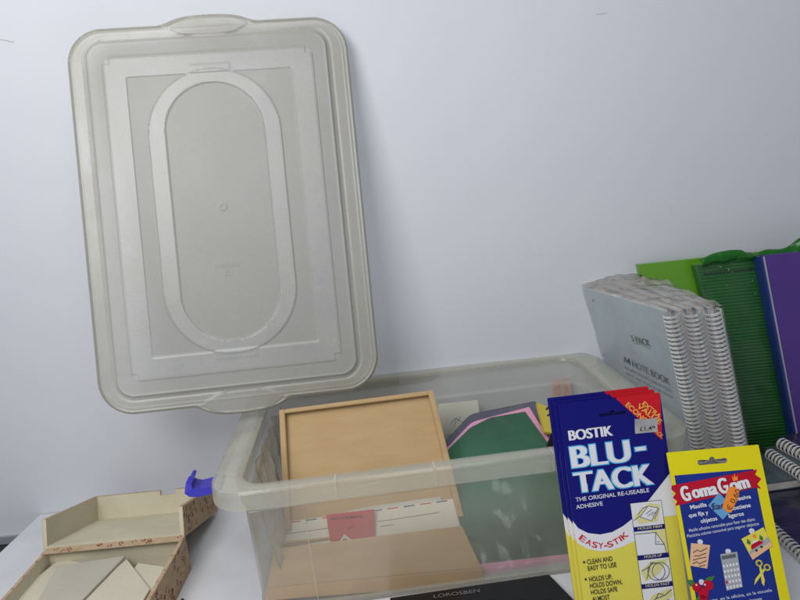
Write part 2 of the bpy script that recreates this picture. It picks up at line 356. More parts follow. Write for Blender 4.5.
# faded label on the inside of the back wall
b = MB(); b.slab([(.500, TW-.0336, .118), (.532, TW-.0332, .118), (.532, TW-.0275, .152), (.500, TW-.0278, .152)], .0003, 0)
M['faded'] = mat('faded_label', (0.60, 0.42, 0.36), 0.7); M['fadedred'] = mat('faded_red', (0.50, 0.16, 0.13), 0.7, (0.60, 0.42, 0.36), 90)
b.slab([(.505, TW-.0340, .128), (.512, TW-.0339, .128), (.512, TW-.0312, .146), (.505, TW-.0313, .146)], .0003, 1)
b.slab([(.519, TW-.0340, .126), (.527, TW-.0339, .126), (.527, TW-.0318, .139), (.519, TW-.0319, .139)], .0003, 1)
b.build('faded_label', ['faded', 'fadedred'], tub)
# blue clips on both short sides
def clip(side):
    b = MB()
    w = .030
    def P(x, z): return (x, z)
    prof = [(.004, .163), (-.010, .1585), (-.026, .1565), (-.036, .158), (-.0405, .163), (-.0385, .174), (-.0335, .181), (-.0295, .1800), (-.0330, .171), (-.0335, .1665), (-.026, .1640), (-.010, .166), (.004, .170)]
    n = len(prof); vs = []
    y0 = .070
    for yy in (y0, y0+w):
        for x, z in prof:
            vs.append((x if side < 0 else TL-x, yy+(0 if z < .17 else (.004 if yy == y0 else -.004)), z))
    fs = [tuple(range(n)), tuple(range(n, 2*n))]+[(i, (i+1) % n, n+(i+1) % n, n+i) for i in range(n)]
    # cap triangles are split by bmesh below
    b.add(vs, fs)
    o = b.build('clip', 'clip', tub, False, .0012)
    bm = bmesh.new(); bm.from_mesh(o.data); bmesh.ops.triangulate(bm, faces=[f for f in bm.faces if len(f.verts) > 4]); bm.to_mesh(o.data); bm.free()
    return o
clip(-1)

# ------------------------------------------------------------------ lid of the tub, leaning on the wall
LW, LH = .412, .571
def sd_rr(x, y, cx, cy, hx, hy, r):
    qx = np.abs(x-cx)-hx+r; qy = np.abs(y-cy)-hy+r
    return -(np.minimum(np.maximum(qx, qy), 0)+np.hypot(np.maximum(qx, 0), np.maximum(qy, 0))-r)     # positive inside
def smax(a, b, k=.006): 
    h = np.clip(.5+.5*(a-b)/k, 0, 1); return b*(1-h)+a*h+k*h*(1-h)
def outline(x, y):
    d = sd_rr(x, y, LW/2, LH/2, LW/2, LH/2, .052)
    lens = 1-np.minimum(np.abs((x-LW/2)/.068), 1.3)**3.2
    t = .0135*lens-np.abs(y-(LH-.001)); t2 = .0160*lens-np.abs(y-.000)
    return smax(smax(d, t), t2)
def sst(a, b, v): t = np.clip((v-a)/(b-a), 0, 1); return t*t*(3-2*t)
def line_(v, c, w): return np.exp(-((v-c)/w)**2)
def relief(x, y):
    cx, cy = LW/2-.002, LH/2+.001
    o = sd_rr(x, y, LW/2, LH/2, LW/2, LH/2, .052)
    lens = 1-np.minimum(np.abs((x-LW/2)/.060), 1.3)**3.2
    tabs = np.maximum(.0145*lens-np.abs(y-(LH-.005)), .0165*lens-np.abs(y-.003))
    h = np.zeros_like(x)
    h += .0013*line_(outline(x, y), .0028, .0016) + .0006*line_(o, .0085, .0012)
    pan = sd_rr(x, y, cx, cy, .1765, .262, .026)
    h += .0042*sst(-.0010, .0016, pan) - .0010*line_(pan, -.0045, .0016) + .0007*line_(pan, .0028, .0012)
    nt = sd_rr(x, y, cx, cy, .1535, .2390, .0006); cut = np.minimum(sd_rr(x, y, cx, cy, .1435, .2390, .0006), 9)
    nt2 = sd_rr(x, y, cx, cy, .1535, .2280, .0006)
    notch = np.maximum(np.minimum(nt, cut), nt2)
    h += .0013*sst(-.0008, .0008, notch)
    re = sd_rr(x, y, cx, cy, .1205, .2065, .001)
    h -= .0013*sst(-.0008, .0008, re)
    co = sd_rr(x, y, cx, cy, .0965, .2120, .0960)
    tb = np.maximum(sd_rr(x, y, cx, cy+.2120, .030, .0075, .001), sd_rr(x, y, cx, cy-.2120, .030, .0075, .001))
    cap = np.maximum(co, tb)
    h += .0014*sst(-.0008, .0008, co) + .0006*sst(-.0008, .0008, cap)
    ci = sd_rr(x, y, cx, cy, .0720, .1920, .0715)
    h -= .0020*sst(-.0008, .0008, ci)
    bs = np.hypot(x-cx, y-cy-.006)
    h += .0009*line_(bs, .0045, .0014) + .0006*sst(.002, .0, bs)
    h += .0014*sst(-.0008, .0014, tabs)*(1-sst(-.004, -.001, pan))
    h -= .0028*sst(.0035, 0.0, outline(x, y))
    return h
g = .0015; nx = int((LW+.004)/g)+2; ny = int((LH+.04)/g)+2
xs = np.arange(nx)*g-.003; ys = np.arange(ny)*g-.0205
Xg, Yg = np.meshgrid(xs, ys); D = outline(Xg, Yg); e = 1e-4
for _ in range(3):
    D = outline(Xg, Yg); GX = (outline(Xg+e, Yg)-outline(Xg-e, Yg))/(2*e); GY = (outline(Xg, Yg+e)-outline(Xg, Yg-e))/(2*e)
    near = (D < 0) & (D > -g*1.6); gn = np.maximum(np.hypot(GX, GY), .3)
    Xg = np.where(near, Xg-GX/gn*D, Xg); Yg = np.where(near, Yg-GY/gn*D, Yg)
D = outline(Xg, Yg); Hh = relief(Xg, Yg)
inside = D > -1e-4
fk = inside[:-1, :-1] & inside[1:, :-1] & inside[1:, 1:] & inside[:-1, 1:]
idx = np.arange(nx*ny).reshape(ny, nx)
quads = np.stack([idx[:-1, :-1][fk], idx[:-1, 1:][fk], idx[1:, 1:][fk], idx[1:, :-1][fk]], 1)
used = np.unique(quads); remap = -np.ones(nx*ny, int); remap[used] = np.arange(len(used))
V = np.stack([Xg.ravel(), Yg.ravel(), Hh.ravel()], 1)[used]
me = bpy.data.meshes.new('storage_tub_lid'); me.from_pydata(V.tolist(), [], remap[quads].tolist()); me.update()
cxx, cyy = LW/2-.002, LH/2+.001
Fx = Xg.ravel()[quads].mean(1); Fy = Yg.ravel()[quads].mean(1)
band = ((np.maximum(sd_rr(Fx, Fy, cxx, cyy, .0965, .2120, .0960), 0) > 0) & (sd_rr(Fx, Fy, cxx, cyy, .0720, .1920, .0715) < 0))
frm = (sd_rr(Fx, Fy, cxx, cyy, .1500, .2350, .0006) > 0) & (sd_rr(Fx, Fy, cxx, cyy, .1205, .2065, .001) < 0)
flg = sd_rr(Fx, Fy, cxx, cyy, .1765, .262, .026) < -.001
me.polygons.foreach_set('material_index', np.where(flg, 1, np.where(band | frm, 2, 0)).astype(np.int32))
bm = bmesh.new(); bm.from_mesh(me)
be = [ed for ed in bm.edges if len(ed.link_faces) == 1]
ret = bmesh.ops.extrude_edge_only(bm, edges=be)
for v in [x for x in ret['geom'] if isinstance(x, bmesh.types.BMVert)]: v.co.z -= .009
bmesh.ops.recalc_face_normals(bm, faces=bm.faces); bm.to_mesh(me); bm.free()
lid = empty('large_plastic_lid'); lid.matrix_world = frame((-0.4265, -0.1677, 0.2222), (.9969, .0761, -.0219), (.0049, .2159, .9764)) @ Matrix.Scale(.9704, 4)
tag(lid, 'big milky grey rectangular tub lid with a raised oval pattern, leaning against the wall', 'lid')
lp = link('lid_panel', me, ['lid', 'lid_flange', 'lid_band'], lid, True)
sm = lp.modifiers.new('thickness', 'SOLIDIFY'); sm.thickness = .0013; sm.offset = -1
M['emboss'] = frost('embossed_mark', (0.50, 0.49, 0.45), 0.30, 0.4, 0, 0.3, 0.05)
e1 = lines('m', [[(184+i*5.2, 203), (187+i*5.2, 203), (187+i*5.2, 206), (184+i*5.2, 206)] for i in range(7)], .7, 'emboss', lid, .0052)
e2 = lines('m', [[(198, 190), (207, 190), (202.5, 198), (198, 190)]], .8, 'emboss', lid, .0052)
join('moulded_mark', [e1, e2], lid)

# ------------------------------------------------------------------ kraft stationery box inside the tub
kb = empty('kraft_box', (-.06, -.26, .01)); tag(kb, 'open brown kraft board box holding airmail envelopes, inside the tub', 'box')
kb_inv = Matrix.Translation((.06, .26, -.01))
def place(o, par):   # world-space mesh under an unrotated empty
    o.matrix_parent_inverse = par.matrix_world.inverted() if par.matrix_world != Matrix.Identity(4) else Matrix.Translation(-par.location)
    return o
def lerp(a, b, t): return Vector(a)*(1-t)+Vector(b)*t
kTL, kTR = Vector((-0.1788, -0.1500, 0.1999)), Vector((0.0468, -0.1500, 0.2055))
kml, kmr = Vector((-0.1794, -0.1950, 0.1155)), Vector((0.0592, -0.1950, 0.1154))
kBL = kTL+(kml-kTL)*1.72; kBR = kTR+(kmr-kTR)*1.78
def kq(u, v, d=0):
    p = lerp(lerp(kBL, kBR, u), lerp(kTL, kTR, u), v); n = (kBR-kBL).cross(kTL-kBL).normalized(); return p+n*d
def kslab(b, u0, u1, v0, v1, d0, d1, mi=0):
    b.hexa([kq(u0, v0, d0), kq(u1, v0, d0), kq(u1, v1, d0), kq(u0, v1, d0), kq(u0, v0, d1), kq(u1, v0, d1), kq(u1, v1, d1), kq(u0, v1, d1)], mi)
b = MB(); kslab(b, .002, .998, .002, .998, -.014, -.011)
for a in ((0, .035, 0, 1), (.965, 1, 0, 1)): kslab(b, a[0], a[1], a[2], a[3], -.0108, 0)
kslab(b, .0352, .9648, .965, 1, -.0108, 0)
o = place(b.build('box_lid', 'kraft', kb, False, .0008), kb)
b = MB(); kslab(b, .055, .925, .01, .93, -.0106, -.0085, 0); kslab(b, .056, .924, .80, .928, -.0084, -.0081, 1)
place(b.build('inner_flap', ['kraft', 'kraft_light'], o), kb); 
for ua, ub in ((.927, .934), (.047, .050)):
    b = MB(); kslab(b, ua, ub, .0, .93, -.0106, -.0100); place(b.build('fold_line', 'kraft_dark', o), kb)
# base: sloping pocket
f0, f1 = Vector((-0.1962, -0.3150, 0.0120)), Vector((0.0808, -0.3060, -0.0045))
g0, g1 = Vector((-0.1943, -0.3130, 0.0275)), Vector((0.0800, -0.3040, 0.0159))
h0, h1 = Vector((-0.1878, -0.2624, 0.0500)), Vector((0.0631, -0.2562, 0.0500))
b = MB(); dn = Vector((0, 0, -1))
b.hexa([f0, f1, h1+dn*.04, h0+dn*.04, g0, g1, h1, h0])
o = place(b.build('box_base', 'kraft', kb, False, .0012), kb)
b = MB(); ff = Vector((0, -.0008, 0)); b.hexa([f0+ff, f1+ff, f1+Vector((0, .001, 0)), f0+Vector((0, .001, 0)), g0+ff+dn*.0012, g1+ff+dn*.0012, g1+dn*.0012+Vector((0, .001, 0)), g0+dn*.0012+Vector((0, .001, 0))])
place(b.build('front_fold', 'kraft_edge', kb), kb)
b = MB(); y1 = Vector((0, .045, 0)); b.hexa([h0+dn*.045+Vector((.004, .028, 0)), h1+dn*.045+Vector((-.004, .028, 0)), h1+dn*.045+y1, h0+dn*.045+y1, h0+dn*.012+Vector((.004, .028, 0)), h1+dn*.012+Vector((-.004, .028, 0)), h1+dn*.012+y1, h0+dn*.012+y1])
place(b.build('back_wall', 'kraft', kb), kb)

# airmail envelopes and red card between the flap and the lid
def env_frame(Yv): return None
E0, E1, E2, E3 = (-0.1992, -0.2360, 0.0280), (0.0644, -0.2360, 0.0330), (0.0614, -0.2150, 0.0671), (-0.1885, -0.2150, 0.0583)
def sheet(name, quad, th, m, label, cat, group=None, bevel=0):
    c = sum((Vector(q) for q in quad), Vector())/4
    Xv = (Vector(quad[1])-Vector(quad[0])); Uv = Vector(quad[3])-Vector(quad[0])
    mw = frame(quad[0], Xv, Uv); inv = mw.inverted()
    loc = [inv @ Vector(q) for q in quad]
    b = MB(); b.hexa([(p.x, p.y, -th) for p in loc]+[(p.x, p.y, 0) for p in loc])
    root = empty(name); root.matrix_world = mw; tag(root, label, cat, group)
    b.build('sheet', m, root, False, bevel)
    return root, loc
ev, el = sheet('airmail_envelope', [E0, E1, E2, E3], .003, 'env', 'cream airmail envelope with red and blue dashes, behind the red card in the tub', 'envelope')
wd = el[1].x*1000; ht = el[2].y*1000
pr = []
for i in range(11):
    a = 3+i*(wd-10)/11; sl = (el[2].y-el[3].y)*1000/wd
    y0 = el[3].y*1000-1.6+sl*a
    pr.append(lines('m', [[(a, y0), (a+wd/11*.62, y0+sl*wd/11*.62)]], 1.5, ['airblue', 'airred'][i % 2], ev, .0001))
pr.append(lines('m', [[(18, ht*.52), (118, ht*.56)], [(150, ht*.55), (235, ht*.60)], [(152, ht*.38), (170, ht*.39)]], .8, 'greyink', ev, .0001))
join('printed_edge', pr, ev)
off = Vector((.004, .005, .0030))
ev2, _ = sheet('airmail_envelope', [Vector(p)+off for p in (E0, lerp(E0, E1, .9), lerp(E3, E2, .9), E3)], .003, 'paper', 'whiter envelope just showing behind the dashed airmail envelope in the tub', 'envelope')
R0, R1, R2, R3 = [Vector(q) for q in ((-0.1173, -0.2380, 0.0301), (-0.0562, -0.2380, 0.0335), (-0.0539, -0.2220, 0.0679), (-0.1209, -0.2220, 0.0667))]
rc, rl = sheet('red_card', [R0, R1, R2, R3], .0008, 'redcard', 'small red card with dark print, in front of the airmail envelope', 'card')
a = text('m', 'INTERMAIL', (4, rl[3].y*1000-8), (rl[2].x*1000-14, rl[2].y*1000-9), 3.6, 'ink', rc, .0002, .01)
a2 = text('m', 'AIR', (rl[1].x*1000*.42, rl[3].y*1000*.42), (rl[1].x*1000*.54, rl[3].y*1000*.43), 3.6, 'ink', rc, .0002, .01)
tri = poly('m', [[(9, 0), (32, 0), (20, 11)]], 'env', rc, .0003); tr2 = lines('m', [[(17, 4), (20, 5), (23, 3.4)]], 1.6, 'greyink', rc, .0005)
join('print', [a, a2, tri, tr2], rc)

# ------------------------------------------------------------------ green card pack in a clear sleeve
QM = frame((0.0851, -0.303, -0.0058), (0.9992, 0.0345, -0.0216), (-0.0164, 0.8257, 0.5638))
gp = empty('green_card_pack'); gp.matrix_world = QM
tag(gp, 'green card sheets with a pink border in a clear sleeve, lying sloped inside the tub', 'card pack')
p_out = [(-1.5, -1.1), (125, -2), (141.2, 184.6), (125.3, 268.4), (23.3, 255.8), (-18.4, 220.6)]
p_out[0] = (-16, 0); p_out[1] = (p_out[2][0]+14, 0); p_out[5] = (p_out[5][0]-14, p_out[5][1]-18)
def soften(P, keep):
    out = []
    n = len(P)
    for i, p in enumerate(P):
        if i in keep: out.append(p); continue
        a, c = P[i-1], P[(i+1) % n]
        for t in (.22, .12, .04): out.append((p[0]+(a[0]-p[0])*t, p[1]+(a[1]-p[1])*t-(.04-t*t)*6*0))
        for t in (.04, .12, .22): out.append((p[0]+(c[0]-p[0])*t, p[1]+(c[1]-p[1])*t))
        mid = out[-6:]; q = [tuple(.25*u[k]+.5*v[k]+.25*w_[k] for k in (0, 1)) for u, v, w_ in zip(mid[:-2], mid[1:-1], mid[2:])]
        out[-6:] = [mid[0]]+q+[mid[-1]]
    return out
p_wide = [p_out[0], (p_out[1][0]+6, 0), (p_out[2][0]+6, p_out[2][1]), (p_out[3][0]+5, p_out[3][1]), p_out[4], p_out[5]]
b = MB(); b.prism([(x*MMM, y*MMM) for x, y in soften(p_wide, (0, 1, 3))], -.010, -.0005); b.build('card_stack', 'plum', gp)
p_pink = [p_out[0], (p_out[1][0]-3, 0), (p_out[2][0]-4, p_out[2][1]), (117.9, 257.8), (23.8, 240.9), (p_out[5][0], p_out[5][1]-12)]
b = MB(); b.prism([(x*MMM, y*MMM) for x, y in soften(p_pink, (0, 1, 3))], -.0005, .0003); b.build('pink_border', 'pink', gp)
p_gr = [(p_out[0][0], 24), (p_out[1][0]-9, 24), (p_out[2][0]-9, p_out[2][1]), (109.5, 249.4), (52.9, 244.8), (18.9, 230.5), (-17.1, 199.5), (p_out[5][0], p_out[5][1]-20)]
b = MB(); b.prism([(x*MMM, y*MMM) for x, y in soften(p_gr, (0, 1, 3))], .0003, .0012); b.build('green_sheet', 'green_card', gp)
# wrinkled sleeve
b = MB(); nu, nv = 26, 40; vs = []
for j in range(nv+1):
    for i in range(nu+1):
        v = j/nv; x0 = -.002; x1 = (p_out[1][0]+(p_out[3][0]-p_out[1][0])*v)*MMM+.012
        x = x0+(x1-x0)*i/nu; y = -.003+v*(p_out[3][1]*MMM+.006)
        tl = max(0, .02-x)*0
        z = .004+.0030*noise.noise(Vector((x*22, y*9, 1)))+.0016*noise.noise(Vector((x*70, y*30, 4)))
        vs.append((x, y, max(z, .0016)))
fs = []
for j in range(nv):
    for i in range(nu):
        cx = vs[j*(nu+1)+i][0]; cy = vs[j*(nu+1)+i][1]
        lim = p_out[5][1]*MMM+(p_out[3][1]-p_out[5][1])*MMM*min(1, max(0, (cx-p_out[5][0]*MMM)/((p_out[3][0]-p_out[5][0])*MMM)))**.7
        if cy < lim: fs.append((j*(nu+1)+i, j*(nu+1)+i+1, (j+1)*(nu+1)+i+1, (j+1)*(nu+1)+i))
b.add(vs, fs); b.build('clear_sleeve', 'sleeve', gp, True)

# small things behind it
c0, c1, c2, c3 = (0.0510, -0.0620, 0.0940), (0.1232, -0.0620, 0.0963), (0.1243, -0.0450, 0.1416), (0.0584, -0.0450, 0.1420)
pp, pl = sheet('paper_slip', [c0, c1, c2, c3], .001, 'paper', 'white paper slip with a grey bird mark, standing behind the green cards in the tub', 'paper', bevel=.0003)
lines('bird_mark', [[(26, 17), (30, 22), (35, 24), (40, 20), (44, 16)], [(35, 24), (33, 18), (30, 12)], [(37, 20), (42, 26)]], 2.0, 'calc', pp, .0002)
y0_, y1_, y2_, y3_ = (0.2066, -0.1300, 0.1356), (0.2207, -0.1300, 0.1129), (0.2198, -0.1050, 0.1470), (0.1998, -0.1050, 0.1525)
yp, yl = sheet('yellow_pencil_box', [(0.2091, -0.1400, 0.1169), (0.2256, -0.1400, 0.1118), (0.2240, -0.1050, 0.1383), (0.2075, -0.1050, 0.1516)], .008, 'yellowcard', 'small yellow box with black print, standing at the right end of the green cards', 'box', bevel=.0008)
lines('black_print', [[(5, 28), (12, 34)], [(3, 38), (8, 44)], [(12, 20), (14, 26)]], 3.0, 'ink', yp, .0002)
bp_, bl_ = sheet('black_case', [(0.2033, -0.1650, 0.1001), (0.2269, -0.1650, 0.0989), (0.2295, -0.1500, 0.1253), (0.2157, -0.1500, 0.1189)], .012, 'black', 'small black case tucked below the yellow box in the tub', 'case', bevel=.001)

# crumpled clear bag at the left end of the tub
b = MB(); nu, nv = 34, 30; vs = []
for j in range(nv+1):
    for i in range(nu+1):
        s = i/nu; t = j/nv
        y = -.300+.26*s+.008*math.sin(t*7+s*5); z = .012+.160*t+.018*noise.noise(Vector((s*5, 2, t*1.2)))
        x = -.176-.018*t+.011*noise.noise(Vector((s*7, t*1.8, 0)))+.005*noise.noise(Vector((s*22, t*5, 3)))
        y_edge = 1
        vs.append((x, y, max(z, .01)))
b.add(vs, [(j*(nu+1)+i, j*(nu+1)+i+1, (j+1)*(nu+1)+i+1, (j+1)*(nu+1)+i) for j in range(nv) for i in range(nu)])
o = b.build('plastic_bag', 'bag', None, True); tag(o, 'crumpled clear plastic bag with a tan tint, pressed against the left end of the tub', 'plastic bag')
md = o.modifiers.new('film', 'SOLIDIFY'); md.thickness = .0004

# ------------------------------------------------------------------ floral letter box
def flower_quads(b, P, U, V, w, h, n, rr, mi, rnd):
    """little five-petal prints spread over the rectangle P + U*w + V*h"""
    N = U.cross(V).normalized()
    for _ in range(n):
        cx = rnd.uniform(.004, w-.004); cy = rnd.uniform(.003, h-.003) if h > .007 else h/2
        for k in range(rnd.choice((4, 5, 5, 6))):
            a = 2*math.pi*k/5+rnd.random()*.6; r = rr*(.9+.3*rnd.random()); x = cx+math.cos(a)*r*.8; y = cy+math.sin(a)*r*.8
            if not (0 < x < w and 0 < y < h): continue
            s = rr*.36; q = []
            for m2 in range(5):
                aa = 2*math.pi*m2/5; q.append(P+U*(x+math.cos(aa)*s)+V*(y+math.sin(aa)*s)+N*.00025)
            b.add(q, [tuple(range(5))], mi)
def open_tray(name, parent, fr, w, d, h, th, walls, rnd, mats=('floral_in', 'floral', 'flower'), top_dots=True):
    """tray in frame fr: x right, y away, z up. walls: names among 'l','r','f','b'"""
    b = MB(); b.box(0, w, 0, d, 0, th, 0)
    segs = {'l': (0, th, 0, d), 'r': (w-th, w, 0, d), 'f': (th, w-th, 0, th), 'b': (th, w-th, d-th, d)}
    for k in walls:
        x0, x1, y0, y1 = segs[k]; hh = h if not isinstance(walls, dict) else walls[k]
        if k == 'b' and parent.get('thumb'):
            # thumb notch in the middle of the wall
            m0, m1 = w*.55, w*.68
            b.box(x0, m0, y0, y1, th, hh, 0); b.box(m1, x1, y0, y1, th, hh, 0); b.box(m0, m1, y0, y1, th, hh-.007, 0)
            b.box(x0, m0, y0, y1, hh, hh+.0004, 1); b.box(m1, x1, y0, y1, hh, hh+.0004, 1)
        else:
            b.box(x0, x1, y0, y1, th, hh, 0); b.box(x0-.0000, x1, y0, y1, hh, hh+.0004, 1)
    # printed paper on the outside
    t = .0006
    b.box(w, w+t, 0, d, 0, h, 1); b.box(-t, 0, 0, d, 0, h, 1)
    if 'f' in walls: b.box(0, w, -t, 0, 0, h, 1)
    if 'b' in walls: b.box(0, w, d, d+t, 0, h if not parent.get('thumb') else h-.008, 1)
    X, Y, Z = Vector((1, 0, 0)), Vector((0, 1, 0)), Vector((0, 0, 1))
    flower_quads(b, Vector((w+t, 0, 0)), Y, Z, d, h, 48, .0026, 2, rnd)
    flower_quads(b, Vector((-t, d, 0)), -Y, Z, d, h, 40, .0027, 2, rnd)
    if 'b' in walls and top_dots: flower_quads(b, Vector((0, d-th, h+.0004)), X, Y, w, th, 16, .0018, 2, rnd)
    if 'l' in walls: flower_quads(b, Vector((0, 0, h+.0004)), X, Y, th, d, 6, .0014, 2, rnd)
    if 'r' in walls: flower_quads(b, Vector((w-th, 0, h+.0004)), X, Y, th, d, 6, .0014, 2, rnd)
    o = b.build(name, list(mats), parent); o.matrix_local = fr
    return o
fb = empty('floral_letter_box', (-.42, -.21, 0)); tag(fb, 'open hinged card box printed with small red flowers, at the table edge, full of envelopes', 'box')
rnd = random.Random(8)
BW, BD, BH = .1965, .150, .052
bfr = Matrix.Translation(Vector((-.5215, -.2085-.150, 0))-fb.location) @ Matrix.Rotation(-.02, 4, 'Z')
tr_ = open_tray('box_base', fb, bfr, BW, BD, BH, .0045, 'lrfb', rnd)
# hinge strip with flowers on the base's back edge
b = MB(); b.box(0, BW, BD-.0125, BD+.0006, BH+.0004, BH+.0016, 0); flower_quads(b, Vector((0, BD-.0125, BH+.0016)), Vector((1, 0, 0)), Vector((0, 1, 0)), BW, .013, 15, .0030, 1, random.Random(21))
o = b.build('hinge_strip', ['floral', 'flower'], fb); o.matrix_local = bfr
fb['thumb'] = 1
hp = Vector((-.5235, -.2055, BH-.002)); far = Vector((0, .150, -.046)); 
lfr = Matrix.Translation(-fb.location) @ frame(hp, (.1965, -.005, 0), far)
lt = open_tray('box_lid', fb, lfr, BW+.003, .152, .042, .0052, {'l': .042, 'r': .042, 'b': .042}, rnd)
del fb['thumb']
# envelopes in the floral box
def paper(name, pts, z, th, m, label, tiltx=0, cat='envelope', grp='envelopes in the floral box'):
    c = Vector((sum(p[0] for p in pts)/len(pts), sum(p[1] for p in pts)/len(pts), z))
    b = MB(); b.prism([(p[0]-c.x, p[1]-c.y) for p in pts], 0, th)
    o = b.build(name, m, None, False, .0003); o.location = c; o.rotation_euler = (tiltx, 0, 0); tag(o, label, cat, grp)
    return o
def wz(lst): return [(p[0], p[1]) for p in lst]
paper('envelope', wz([(-0.5324, -0.2910, 0.0360), (-0.5031, -0.2063, 0.0360), (-0.4602, -0.2234, 0.0360), (-0.4374, -0.3289, 0.0360), (-0.4946, -0.3676, 0.0360)][::-1]), .0300, .0045, 'env2', 'cream envelope lying leftmost in the floral box')
paper('envelope', wz([(-0.4748, -0.3472, 0.0440), (-0.4921, -0.2339, 0.0440), (-0.4016, -0.2275, 0.0440), (-0.4224, -0.3235, 0.0440), (-0.4208, -0.3725, 0.0440)][::-1]), .0385, .003, 'env3', 'greyer long envelope lying diagonally across the middle of the floral box')
paper('envelope', wz([(-0.4068, -0.3810, 0.0360), (-0.4291, -0.2985, 0.0360), (-0.3995, -0.2298, 0.0360), (-0.3421, -0.3034, 0.0360), (-0.3458, -0.3904, 0.0360)][::-1]), .0345, .0030, 'env2', 'cream envelope with a slanted flap, lying right of the long grey envelope')
paper('envelope', wz([(-0.3654, -0.3850, 0.0340), (-0.3886, -0.3084, 0.0340), (-0.3830, -0.2344, 0.0340), (-0.3420, -0.2507, 0.0340), (-0.3364, -0.3208, 0.0340), (-0.3231, -0.3914, 0.0340)][::-1]), .0300, .0028, 'env2', 'pale envelope nearest the right wall of the floral box')

# ------------------------------------------------------------------ blister cards: blue tack packs
BM = frame((.1773, -.4220, .0065), (.9997, -.0203, .0146), (-.0085, .2731, .9620))
BWd, BHt = 116.1, 251.0
def euro_hole(cx, cy, w, h, bw, ang=0):
    pts = []
    for i in range(9): a = math.radians(-90+180*i/8); pts.append((w/2-h/2+math.cos(a)*h/2, math.sin(a)*h/2))
    for i in range(7): a = math.radians(0+180*i/6); pts.append((math.cos(a)*bw/2, h*.35+math.sin(a)*bw/2))
    for i in range(9): a = math.radians(90+180*i/8); pts.append((-w/2+h/2+math.cos(a)*h/2, math.sin(a)*h/2))
    c, s = math.cos(ang), math.sin(ang)
    return [(cx+x*c-y*s, cy+x*s+y*c) for x, y in pts]
def arc_text(s, P, h, m, parent, z, bold):
    """letters set one by one along a quadratic curve P0,P1,P2 (mm)"""
    P = [Vector(p) for p in P]; out = []
    widths = [{'I': .32, '-': .55, 'T': .95}.get(c, 1) for c in s]; tot = sum(widths); acc = 0
    for c, w in zip(s, widths):
        t0 = (acc+.10)/tot; t1 = (acc+w-.10*w)/tot; acc += w
        q = lambda t: P[0]*(1-t)**2+P[1]*2*t*(1-t)+P[2]*t*t
        if c == '-':
            a, b2 = q(t0), q(t1); d = (b2-a).normalized(); n = Vector((-d.y, d.x))*h*.38
            out.append(lines('m', [[a+n, b2+n]], h*.2, m, parent, z)); continue
        out.append(text('m', c, q(t0), q(t1), h, m, parent, z, bold))
    return out
